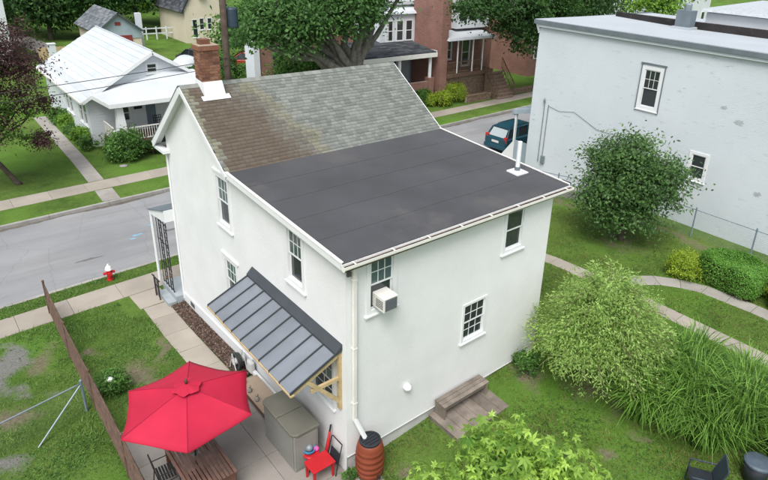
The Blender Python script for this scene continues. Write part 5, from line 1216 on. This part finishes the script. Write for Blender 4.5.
# ------------------------------------------------------------------ vegetation
def leaf_quads(C, N, T, L, Wd):
    """C centres, N normals, T directions -> verts/faces of folded diamond leaves"""
    n = len(C); N = unit(N); T = unit(T-N*(T*N).sum(1, keepdims=True)); B = np.cross(N, T)
    L = np.broadcast_to(np.asarray(L, float).reshape(-1, 1), (n, 1)); Wd = np.broadcast_to(np.asarray(Wd, float).reshape(-1, 1), (n, 1))
    V = np.stack([C-T*L*.5, C+B*Wd*.5-N*Wd*.12-T*L*.06, C+T*L*.5-N*L*.12, C-B*Wd*.5-N*Wd*.12-T*L*.06], 1).reshape(-1, 3)
    return V, np.arange(n*4).reshape(n, 4)
def crown(name, blobs, ncl, nlf, leaf, mat, parent, seed, spread=.35, shell=.5, asp=.55, ygrow=0, flat=.6, bottom=None):
    r_ = np.random.default_rng(seed); bl = np.array(blobs, float); vol = (bl[:,3]*bl[:,4]*bl[:,5])**.8
    bi = r_.choice(len(bl), ncl, p=vol/vol.sum()); d = unit(r_.normal(size=(ncl, 3))); d[:,2] = np.where(d[:,2] < -.55, -d[:,2], d[:,2])
    rad = (shell+(1-shell)*r_.random((ncl, 1))**.6)*r_.uniform(.82, 1.14, (ncl, 1))*np.where(r_.random((ncl, 1)) < .12, r_.uniform(1.05, 1.28, (ncl, 1)), 1)
    cc = bl[bi,:3]+d*rad*bl[bi,3:6]
    k = np.repeat(np.arange(ncl), r_.poisson(nlf, ncl)); n = len(k)
    sc = r_.uniform(.45, 1.5, ncl); ls = r_.uniform(.7, 1.3, ncl)
    P = cc[k]+r_.normal(size=(n, 3))*spread*sc[k][:,None]*np.array([1, 1, flat])
    out = unit(P-bl[bi[k],:3])
    N = out*.55+np.array([0, 0, .65])+r_.normal(size=(n, 3))*.55; T = r_.normal(size=(n, 3))+out*.6-np.array([0, 0, .35])
    V, Fq = leaf_quads(P, N, T, leaf*ls[k]*r_.uniform(.65, 1.3, n), leaf*asp*ls[k]*r_.uniform(.7, 1.2, n))
    rn = np.clip(.62*r_.random(ncl)[k]+.38*r_.random(n), 0, 1)
    return np_mesh(name, V, Fq, mat, parent, {'rnd': ('FACE', rn)}), cc
def limb(mb, a, b, r0, r1, rnd, n=6, sides=7, wob=.12):
    a, b = Vector(a), Vector(b); L = (b-a).length; pts = []; 
    for i in range(n+1):
        t = i/n; p = a.lerp(b, t)+Vector((rnd.uniform(-1,1), rnd.uniform(-1,1), rnd.uniform(-.6,.6)))*wob*L*math.sin(math.pi*t)*.5; pts.append(p)
    mb.tube(pts, [r0+(r1-r0)*i/n for i in range(n+1)], sides); return pts
def tree(name, lab, base, fork, blobs, r0, mat, ncl, nlf, leaf, seed, bark='bark', group=None, cat='tree', spread=.35, shell=.5, extra=None, flare=1.35, asp=.55, twigs=40, lean=None):
    t = thing(name, lab, cat, base, 0, group); rnd = random.Random(seed); mb = MB()
    b0 = Vector(base)-Vector((0,0,.1)); f = Vector(fork)
    mb.tube([b0, b0.lerp(f, .12), b0.lerp(f, .5)+Vector((rnd.uniform(-.1,.1), rnd.uniform(-.1,.1), 0))*r0, f], [r0*flare, r0, r0*.88, r0*.78], 12)
    mb.build('trunk', bark, t, smooth=True)
    cr_, cc = crown('crown', blobs, ncl, nlf, leaf, mat, t, seed, spread, shell, asp)
    lm = MB()
    for b in blobs:
        c = Vector(b[:3]); limb(lm, f-Vector((0,0,.15)), c+Vector((0,0,-b[5]*.25)), r0*.55, r0*.16, rnd, sides=7)
        for _ in range(3): limb(lm, f.lerp(c, rnd.uniform(.45,.9)), c+Vector((rnd.uniform(-.7,.7)*b[3], rnd.uniform(-.7,.7)*b[4], rnd.uniform(-.2,.7)*b[5])), r0*.2, r0*.05, rnd, sides=5)
    for _ in range(twigs):
        q = Vector(cc[rnd.randrange(len(cc))]); bb_ = min(blobs, key=lambda b: (Vector(b[:3])-q).length); limb(lm, Vector(bb_[:3]), q, r0*.09, r0*.02, rnd, 4, 4)
    lm.build('limbs', bark, t, kind='stuff', smooth=True)
    return t
# purple-leaved tree on the left
t1 = tree('purple_leaf_tree', 'dark purple leaved tree on the lawn at the left edge', (-2.28,24.0,-.42), (-3.3,24.3,1.5), [(-3.0,24.2,5.2,2.5,2.3,2.2),(-1.6,24.3,3.4,1.3,1.4,1.0),(-4.5,24,3.8,1.9,1.9,1.5),(-1.9,24.6,5.0,1.3,1.5,1.3),(-3.2,23.6,2.5,1.5,1.2,.9),(-.75,25.2,2.9,.85,.9,.7)], .13, 'lf_purple', 430, 56, .13, 21, spread=.33, shell=.35, twigs=60)
crown('young_leaves', [(-3.3,23.3,2.0,1.5,.9,.8),(-2.9,23.5,3.0,1.6,.9,.9),(-3.6,23.2,4.2,1.4,1.0,1.2)], 120, 55, .13, 'lf_purple_g', t1, 22, .25)
crown('low_tuft', [(-1.05,23.8,1.55,.45,.45,.5)], 25, 60, .11, 'lf_purple', t1, 23, .16, .2)
# big street tree behind the roof ridge
t2 = tree('street_tree', 'large street tree with forked grey trunk behind the shingle roof', (15.6,22.2,-.42), (15.7,22.2,3.2),
     [(12.6,22.4,7.2,2.6,2.4,1.7),(15.3,22.2,8.4,2.9,2.8,2.0),(17.6,22.4,9.2,2.2,2.2,1.5),(10.6,22.6,6.6,1.7,1.8,1.3),(13.4,21.4,6.3,1.6,1.4,1.0),(15.8,21.4,6.9,1.2,1.2,.8),(11.4,21.6,5.7,1.3,1.2,.8),(9.3,22.3,6.0,1.1,1.2,.8)], .62, 'lf_street', 640, 62, .22, 31, 'bark_grey', spread=.48, shell=.4, twigs=60)
lm = MB(); rnd = random.Random(5)
for q in ((13.1,22.1,6.6),(14.6,22.0,6.9),(16.6,22.3,7.0),(17.8,22.5,8.2),(12.2,22.2,7.0)): limb(lm, (15.65,22.2,2.7), q, .36, .12, rnd, 7, 9, .10)
for q in ((19.6,22.3,8.4),): limb(lm, (16.2,22.2,4.4), q, .2, .08, rnd, 7, 8, .06)
lm.build('main_limbs', 'bark_grey', t2, kind='stuff', smooth=True)
# tree before the brick row house
tree('street_tree', 'dark green street tree hiding the brick houses beside the painted building', (38.3,22.8,-.42), (38.0,22.8,4.2),
     [(33.6,22.6,6.4,3.6,2.4,2.2),(30.2,22.3,6.9,2.8,2.0,1.7),(36.4,22.8,5.4,3.0,2.2,1.8),(27.6,22.0,7.2,1.9,1.6,1.2),(25.2,21.8,6.9,1.5,1.3,.9),(40,23,8,3.6,3,2.6),(33,22.4,4.2,2.4,1.7,1.1),(36.3,22.6,3.6,1.8,1.5,.9),(29.3,21.9,5.3,1.5,1.2,.8)], .55, 'lf_dark', 700, 62, .24, 41, spread=.5, shell=.3, twigs=60)
# evergreen shrubs beneath the street tree
for k, (x, y, r_, h) in enumerate(((13.6,26.6,1.3,4.6),(15.4,26.8,1.2,4.3),(17.2,27,1.3,4.0),(18.6,26.8,.9,3.6))):
    t = thing('tall_shrub', ['bright green tall shrub beside the white brick pier', 'bright green tall shrub under the street tree limbs', 'green shrub left of the street tree trunk', 'green shrub hidden by the street tree trunk'][k], 'shrub', (x, y, -.4), 0, 'tall shrubs behind the ridge')
    MB().tube([(x,y,-.5),(x,y,h*.6)], [.12,.05], 7).build('stem', 'bark', t); crown('foliage', [(x,y,h*.35,r_,r_,h*.45),(x,y,h*.7,r_*.7,r_*.7,h*.32)], 170, 50, .17, 'lf_mid' if k else 'lf_mid', t, 50+k, .3, .6)
# leafy tree shrub by the painted wall
tree('broadleaf_tree', 'bushy green broadleaf tree in front of the painted brick wall', (14.75,2.45,.38), (14.8,2.5,1.2), [(14.8,2.6,2.6,1.55,1.75,1.5),(14.9,3.5,3.2,1.0,1.0,1.0),(15.1,1.6,3.0,1.1,1.1,1.15),(14.7,2.6,3.9,1.0,1.1,.75),(14.5,2.4,1.5,1.2,1.4,.8),(14.3,3.3,2.0,1.0,1.0,.9)], .12, 'lf_broad', 480, 62, .125, 61, spread=.30, shell=.45, twigs=60, group='garden trees')
# willow-like shrub
def arch_shrub(name, lab, base, ntw, hmax, rmax, leaf, asp, mat, seed, cat, per=75, group=None):
    t = thing(name, lab, cat, base); r_ = np.random.default_rng(seed); stems = MB(); PC = []; PT = []; CR = []
    for i in range(ntw):
        a = r_.uniform(0, 2*math.pi); q = math.sqrt(r_.random()); rr = rmax*(.15+.9*q)*r_.uniform(.85, 1.1); h = hmax*(1-.55*q*q)*r_.uniform(.72, 1.08); dr = h*r_.uniform(.08, .3)*(.4+q)
        pts = []
        for k in range(9):
            s = k/8; x = rr*s**1.25; z = h*math.sin(min(1, s*1.12)*math.pi/2)-dr*max(0, s-.55)/.45
            pts.append(Vector((base[0]+x*math.cos(a+.25*s), base[1]+x*math.sin(a+.25*s), base[2]+max(.06, z))))
        if i % 3 == 0: stems.tube(pts, [.02*(1-.8*k/8)+.003 for k in range(9)], 4, cap=False)
        A = np.array([tuple(p) for p in pts]); n = per; s = np.sort(r_.uniform(.32, 1.0, n))*8; j = np.minimum(7, s.astype(int)); f = (s-j)[:,None]
        P = A[j]*(1-f)+A[j+1]*f; D = unit(A[j+1]-A[j]); side = unit(np.cross(D, r_.normal(size=(n, 3))))
        # short side twigs
        tw = r_.integers(0, 9, n); off = r_.random((n, 1))*.26; P = P+side*off+np.array([0, 0, -.25])*off**2*2
        PC.append(P); PT.append(D*.8+side*.9+np.array([0, 0, -.1])); CR.append(np.full(n, r_.random()))
    C_ = np.concatenate(PC); T_ = np.concatenate(PT); cr2 = np.concatenate(CR); n = len(C_)
    N_ = r_.normal(size=(n, 3))*.6+np.array([0, 0, .9])
    V, Fq = leaf_quads(C_, N_, T_, leaf*r_.uniform(.7, 1.3, n), leaf*asp*r_.uniform(.8, 1.2, n))
    np_mesh('foliage', V, Fq, mat, t, {'rnd': ('FACE', np.clip(.55*cr2+.45*r_.random(n), 0, 1))}); stems.build('stems', 'greenstem', t, kind='stuff'); return t
arch_shrub('willow_shrub', 'pale green willow-like arching shrub at the rear house corner', (6.7,-1.8,.4), 620, 3.35, 1.95, .095, .27, 'lf_willow', 71, 'shrub', 100)
# tall ornamental grasses
def grass_clump(lab, base, nb, h, rad, seed):
    t = thing('ornamental_grass', lab, 'grass', base, 0, 'tall grass clumps below the straight path'); r_ = np.random.default_rng(seed); V = []; F_ = []; rn = []
    for i in range(nb):
        a = r_.uniform(0, 2*math.pi); b0 = r_.random()**.5*rad*.38; x0, y0 = b0*math.cos(a), b0*math.sin(a); a2 = a+r_.normal()*.6; H = h*r_.uniform(.6, 1.1); out = rad*r_.uniform(.25, 1.15); wd = r_.uniform(.009, .02); side = np.array([-math.sin(a2), math.cos(a2), 0]); q = r_.random(); drop = r_.uniform(.05, .55)
        n0 = len(V)
        for k in range(6):
            s = k/5; p = np.array([x0+out*s**1.7*math.cos(a2), y0+out*s**1.7*math.sin(a2), H*math.sin(s*math.pi*.5)**.9-drop*H*max(0, s-.5)**2*2.4]); w_ = wd*(1-.85*s**2)
            V += [p-side*w_, p+side*w_]
        for k in range(5): F_.append((n0+2*k, n0+2*k+1, n0+2*k+3, n0+2*k+2)); rn.append(q)
    V = np.array(V)+np.array(base); np_mesh('blades', V, F_, 'lf_grass', t, {'rnd': ('FACE', rn)}); return t
gp = [((7.3,-2.9,.38),'tall arching grass clump next to the willow-like shrub'),((8.35,-3.5,.38),'tall arching grass clump nearest the straight path'),((7.4,-4.1,.38),'tall arching grass clump in front, above the lawn edge'),((8.4,-4.9,.38),'tall arching grass clump right of the front clump'),((7.5,-5.2,.38),'tall arching grass clump behind the garden chair and bin'),((8.7,-6.1,.38),'tall arching grass clump at the right frame edge'),((7.7,-6.5,.38),'tall arching grass clump in the lower right corner'),((6.85,-4.75,.38),'low arching grass clump leaning over the garden chair'),((6.45,-3.35,.38),'low arching grass clump at the foot of the willow-like shrub'),((6.75,-4.0,.38),'low arching grass clump between shrub and front grass')]
for k, (p, l) in enumerate(gp): grass_clump(l, p, 760, 1.62 if k < 7 else 1.2, 1.0, 80+k)
# chartreuse tree in the foreground
def star_crown(parent, blobs, ncl, nlf, size, mat, seed, spread):
    r_ = np.random.default_rng(seed); bl = np.array(blobs, float); vol = bl[:,3]*bl[:,4]*bl[:,5]; bi = r_.choice(len(bl), ncl, p=vol/vol.sum()); d = unit(r_.normal(size=(ncl,3))); d[:,2] = np.abs(d[:,2])*.9-.15
    cc = bl[bi,:3]+d*bl[bi,3:6]*(.45+.55*r_.random((ncl,1))**.5); k = np.repeat(np.arange(ncl), nlf); n = len(k); P = cc[k]+r_.normal(size=(n,3))*spread
    N = unit(np.array([0,0,.8])+r_.normal(size=(n,3))*.5+d[k]*.4); T = unit(r_.normal(size=(n,3))-np.array([0,0,.5])); T = unit(T-N*(T*N).sum(1,keepdims=True)); B = np.cross(N,T)
    Vs = []; rr = []; S = size*r_.uniform(.4,1.3,(n,1)); q = np.clip(.5*r_.random(ncl)[k]+.5*r_.random(n), 0, 1)
    for ang, ln in ((0,1),(52,.9),(-52,.9),(105,.62),(-105,.62)):
        D = T*math.cos(R(ang))+B*math.sin(R(ang)); E_ = -T*math.sin(R(ang))+B*math.cos(R(ang)); w_ = S*.17
        Vs.append(np.stack([P-T*S*.04, P+D*S*ln*.45+E_*w_-N*S*.02, P+D*S*ln-N*S*.34*ln, P+D*S*ln*.45-E_*w_-N*S*.02], 1)); rr.append(q)
    V = np.concatenate(Vs).reshape(-1,3); np_mesh('crown', V, np.arange(len(V)).reshape(-1,4), mat, parent, {'rnd': ('FACE', np.concatenate(rr))}); return cc
lt = thing('chartreuse_tree', 'young chartreuse star leaved tree at the bottom of the picture', 'tree', (.3,-4.33,.05))
MB().tube([(.3,-4.33,-.1),(.25,-4.38,1.5),(.2,-4.43,3.0)], [.09,.07,.04], 9).build('trunk', 'bark_grey', lt, smooth=True)
lb = [(0.04, -4.28, 3.55, 0.75, 0.75, 0.75), (-0.86, -3.88, 3.15, 0.7, 0.65, 0.5), (0.74, -4.68, 3.3, 0.65, 0.65, 0.55), (-1.36, -3.63, 2.95, 0.55, 0.5, 0.4), (-1.81, -3.43, 2.75, 0.4, 0.4, 0.3), (0.09, -4.83, 2.9, 1.2, 0.9, 0.7), (-1.35, -3.15, 2.55, 0.5, 0.5, 0.4)]
cc = star_crown(lt, lb, 230, 17, .135, 'lf_lime', 91, .16)
lm = MB(); rnd = random.Random(8)
for b in lb: limb(lm, (.23,-4.4,2.3), b[:3], .035, .012, rnd, 5, 6)
for q in cc[::2]: bb_ = min(lb, key=lambda b: (Vector(b[:3])-Vector(q)).length); limb(lm, bb_[:3], q, .012, .005, rnd, 3, 4)
lm.build('limbs', 'bark_grey', lt, kind='stuff')
# hedges and balls on the right
def hedge(name, lab, c, sx, sy_, h, rz, mat, seed, n, group=None, leaf=.06):
    t = thing(name, lab, 'hedge', c, rz, group); r_ = np.random.default_rng(seed)
    MB().box(-sx*.40, sx*.40, -sy_*.40, sy_*.40, 0, h*.80).build('branch_core', 'soil', t, local=True)
    u = r_.uniform(-1, 1, (n, 3)); ax = r_.choice(3, n, p=[.22,.33,.45]); sg = np.where(r_.random(n) < .5, -1, 1)
    for a in range(3): u[ax == a, a] = (sg if a < 2 else np.ones(n))[ax == a]
    e = np.abs(u)**1.0; rnd_ = 1-.10*np.clip((e[:,0]**4+e[:,1]**4+e[:,2]**4)-1, 0, 2)
    P = np.stack([u[:,0]*sx/2*rnd_, u[:,1]*sy_/2*rnd_, h*(.52+.48*u[:,2]*rnd_)], 1)
    P += .05*np.stack([np.sin(P[:,1]*5+seed), np.sin(P[:,0]*4+2), np.sin(P[:,0]*3+P[:,1]*4)], 1)+r_.normal(size=(n, 3))*.035
    N = u*np.array([.7,.7,.8])+r_.normal(size=(n, 3))*.5+np.array([0,0,.4]); V, Fq = leaf_quads(P, N, r_.normal(size=(n, 3)), leaf*r_.uniform(.7,1.3,n), leaf*.6)
    o = np_mesh('foliage', V, Fq, mat, None, {'rnd': ('FACE', np.clip(.35*(np.sin(P[:,0]*7)*np.sin(P[:,1]*6)*.5+.5)+.65*r_.random(n), 0, 1))}); o.parent = t; return t
hedge('clipped_hedge', 'long clipped green hedge beside the yellow ball shrub', (14.75,-1.95,.38), 1.5, 2.1, 1.05, R(-6), 'lf_hedge', 1, 26000, 'clipped hedges by the curved path')
hedge('clipped_hedge', 'clipped green hedge at the right frame edge', (14.75,-4.3,.38), 1.4, 1.9, 1.0, R(-4), 'lf_hedge', 2, 22000, 'clipped hedges by the curved path')
def ballshrub(lab, c, r, mat, seed, ncl=90, nlf=60, leaf=.06, group=None, sq=.85, name='ball_shrub'):
    t = thing(name, lab, 'shrub', c, 0, group); MB().tube([(c[0],c[1],c[2]-.05),(c[0],c[1],c[2]+r)], .03, 6).build('stem', 'bark', t)
    crown('foliage', [(c[0],c[1],c[2]+r*sq,r,r,r*sq)], ncl, nlf, leaf, mat, t, seed, r*.16, .82, flat=1); return t
ballshrub('round golden yellow shrub at the end of the clipped hedge', (14.0,-.55,.38), .52, 'lf_gold', 101, 120, 65)
ballshrub('yellow green flowering shrub between the two hedges', (15.2,-3.2,.38), .5, 'lf_gold', 102, 60, 50)
ballshrub('small bright green shrub around the garden light', (-3.15,6.15,-.22), .34, 'lf_mid', 103, 60, 50, .07)
for k, (x, y, r_, mt, lab) in enumerate(((25.35,24.45,.6,'lf_gold','yellow green ball shrub nearest the sidewalk'),(24.6,25.0,.5,'lf_gold','small yellow green ball shrub left of the others'),(27.0,24.95,.82,'lf_gold','largest golden ball shrub below the brick porch'),(25.2,26.3,.6,'lf_mid','green shrub behind the small yellow one'),(26.3,26.0,.6,'lf_mid','green shrub behind the yellow green ball'),(24.2,25.6,.7,'lf_mid','green shrub by the white porch column'))):
    ballshrub(lab, (x, y, -.42), r_, mt, 110+k, 130, 45, .10, 'ball shrubs before the row houses')
# bungalow bushes
ballshrub('large grey green bush before the bungalow porch column', (2.75,24.95,-.42), .95, 'lf_mid', 121, 120, 60, .12, 'bungalow bushes', .75)
ballshrub('small dark green bush before the bungalow porch railing', (4.2,25.0,-.42), .45, 'lf_dark', 122, 60, 55, .1, 'bungalow bushes', .9)
for k in range(7):
    y = 27.6+k*1.25; ballshrub(['leafy plant at the bungalow corner', 'second leafy plant along the bungalow wall', 'third leafy plant along the bungalow wall', 'fourth leafy plant along the bungalow wall', 'fifth leafy plant along the bungalow wall', 'sixth leafy plant along the bungalow wall', 'farthest leafy plant along the bungalow wall'][k], (1.55+.1*math.sin(k*2), y, -.42), .42+.12*math.sin(k*1.7), ['lf_mid','lf_farl','lf_mid'][k % 3], 130+k, 40, 45, .11, 'plants along the bungalow wall', .9, 'border_plant')
ballshrub('reddish flowering plant on the white house porch edge', (25.2,24.6,-.4), .4, 'lf_purple', 140, 30, 40, .1)
for k, (x, y, r_) in enumerate(((14.2,39.5,.9),(15.6,41,1.1),(17.0,40,.8),(13.0,41.5,.7))): ballshrub(['rounded shrub far behind the chimney top','wider shrub far behind right of the pole','shrub far behind beside the white pier','small shrub far behind left of the pole'][k], (x, y, -.42), r_, ['lf_mid','lf_far','lf_mid','lf_far'][k], 150+k, 60, 45, .16, 'shrubs far behind the chimney')
ballshrub('small weedy plant by the rear wall corner', (5.5,-.45,.36), .36, 'lf_mid', 141, 35, 30, .08)
ballshrub('small weed tuft at the foot of the house corner', (-.05,-.22,-.02), .16, 'lf_lawnd' if False else 'lf_mid', 142, 16, 30, .06)
# far trees
far = [(3,75,9,'lf_far'),(9,84,11,'lf_far'),(16,88,12,'lf_far'),(24,92,12,'lf_dark'),(30,84,11,'lf_far'),(37,80,10,'lf_far'),(-4,66,8,'lf_farl'),(27,72,9,'lf_mid'),(14,74,7,'lf_far'),(20,78,8,'lf_farl'),(33,66,9,'lf_far'),(44,72,10,'lf_dark'),(52,66,10,'lf_far'),(58,74,12,'lf_far'),(26.5,50,7.5,'lf_dark'),(34,50,9,'lf_far'),(70,62,11,'lf_dark'),(82,60,12,'lf_far'),(96,56,12,'lf_farl'),(106,48,13,'lf_farl'),(60,36,10,'lf_dark'),(72,34,10,'lf_farl'),(52,46,9,'lf_far'),(8,68,6,'lf_dark'),(1.5,64,7,'lf_dark'),(12.2,68,8,'lf_far'),(17.5,70,8,'lf_dark'),(5.5,72,9,'lf_far'),(22.5,74,9,'lf_far'),(19.5,45,5,'lf_mid'),(23,46,6.5,'lf_far')]
places = ['at the far left behind the garage path','far behind the garage roof','farthest above the garage','far behind the cream house gable','far behind the utility pole','far behind the big street tree','behind the purple tree top','beside the cream house','just behind the garage','between garage and cream house','right of the cream house','behind the brick houses, left','behind the brick houses, middle','behind the brick houses, right','beside the utility pole transformer','behind the red brick pier house','beyond the flat roof, left','beyond the flat roof, middle','beyond the flat roof by its chimney','beyond the flat roof, far right','behind the painted building corner','behind the painted building roof','between the brick houses','dark and low left of the garage','dark beside the far white house','right behind the garage','dark behind the pale rail fence','above the grey far path','behind the cream house roof','behind the parked far cars','behind the white pier']
for k, (x, y, h, mt) in enumerate(far):
    rnd = random.Random(200+k); bl = [(x+rnd.uniform(-.3,.3)*h*.4, y+rnd.uniform(-.3,.3)*h*.4, h*rnd.uniform(.28,.78), h*rnd.uniform(.24,.36), h*rnd.uniform(.22,.34), h*rnd.uniform(.16,.24)) for _ in range(6)]+[(x, y, h*.62, h*.34, h*.34, h*.3)]
    tree('background_tree', {'lf_far': 'tall green tree ', 'lf_farl': 'light green tree ', 'lf_dark': 'dark green tree ', 'lf_mid': 'mid green tree '}[mt]+places[k], (x, y, -.42), (x, y, h*.35), bl, .25, mt, 150, 42, .42, 300+k, group='trees in the background', spread=.8, shell=.45, twigs=6)

# ------------------------------------------------------------------ lawn blades
def on_hard(x, y):
    v = y-SH*x
    h = (v > Y_SWN-.02) & (v < Y_SWF+.02)
    h |= (x > -3.52) & (x < .02) & (y > -1.3) & (y < 4.42)
    h |= (x > -1.24) & (x < .02) & (y > 4.3) & (y < 10.1)
    h |= (x > -1.75) & (x < .02) & (y > 9.6) & (v < Y_SWN)
    h |= (x > -.05) & (x < 6.4) & (y > -.02) & (y < 10.8)
    h |= (x > 2.36) & (x < 4.55) & (y > -1.1) & (y < 0)
    px = np.interp(y, [-9, 0, 10.9], [11.35, 11.3, 10.9]); h |= np.abs(x-px) < .32
    cx_ = np.interp(y, [-9,-6,-3,-1.25,-.25,.35,.75], [13.7,13.8,13.85,13.7,13.1,12.3,11.62]); h |= (np.abs(x-cx_) < np.where(y > -1.2, .62, .34)) & (y < 1.05) & (y > -9) & (x > 11.4)
    h |= (x > 17.5)
    return h
def blades(name, lab, boxes, mat, seed, hh=.06, ww=.012, wmat='lf_mid'):
    r_ = np.random.default_rng(seed); P = []
    for x0, x1, y0, y1, dens in boxes:
        n = int((x1-x0)*(y1-y0)*dens); P.append(np.stack([r_.uniform(x0, x1, n), r_.uniform(y0, y1, n)], 1))
    P = np.concatenate(P); x, y = P[:,0], P[:,1]; v = y-SH*x
    keep = ~on_hard(x+r_.normal(size=len(x))*.035, y+r_.normal(size=len(x))*.035) & (v < Y_CN-.05) & ~((x > 0) & (x < 6.36) & (y > 0) & (y < 9.4))
    bare = np.maximum(dirt_f(x, y)*1.1, gravel_f(x, y)); keep &= r_.random(len(x)) > np.clip(bare*1.3-.05, 0, .97)
    P = P[keep]; x, y = P[:,0], P[:,1]; n = len(P); z = gz(x, y)-.01
    cl = .5+.5*np.sin(x*2.3+np.sin(y*1.7)*2)*np.sin(y*2.9+x); H = hh*r_.uniform(.5, 1.4, n)*(.6+.8*cl)
    a = r_.uniform(0, 2*math.pi, n); s = np.stack([np.cos(a), np.sin(a), np.zeros(n)], 1)*ww*r_.uniform(.6, 1.3, (n, 1)); B = np.stack([x, y, z], 1)
    tip = B+np.stack([r_.normal(size=n)*.7*H, r_.normal(size=n)*.7*H, H], 1)
    V = np.stack([B-s, B+s, tip], 1).reshape(-1, 3)
    rn = np.clip(.45*cl+.55*r_.random(n), 0, 1)
    tag(np_mesh(name, V, np.arange(3*n).reshape(n, 3), mat, None, {'rnd': ('FACE', rn)}), lab, 'grass', kind='stuff')
    # clover and broad weeds in drifts
    m_ = (r_.random(n) < .16) & (np.sin(x*1.3+2*np.sin(y*.9))*np.sin(y*1.6+x*.4) > .15); Q = B[m_]+np.array([0, 0, .03]); q = len(Q)
    Q = np.repeat(Q, 3, 0)+r_.normal(size=(3*q, 3))*np.array([.03, .03, .01]); V, Fq = leaf_quads(Q, np.array([0, 0, 1.])+r_.normal(size=(3*q, 3))*.35, r_.normal(size=(3*q, 3)), r_.uniform(.03, .075, 3*q), r_.uniform(.02, .04, 3*q))
    tag(np_mesh('lawn_weeds', V, Fq, wmat, None, {'rnd': ('FACE', r_.random(3*q))}), lab.replace('short', 'broad leaved weeds in the').replace('patchy ', ''), 'weeds', kind='stuff')
blades('lawn_grass', 'short grass growing on the left lawns and verge', [(-8.5,-3.5,2.5,12.7,900),(-3.5,-1.2,4.4,12.7,1300),(-1.2,2,11.5,13,700)], 'lf_lawnd', 1)
blades('lawn_grass', 'short patchy grass on the rear and right lawns', [(-.5,8.5,-6.5,0,850),(8.5,17.5,-7,9.5,420)], 'lf_lawn', 2)
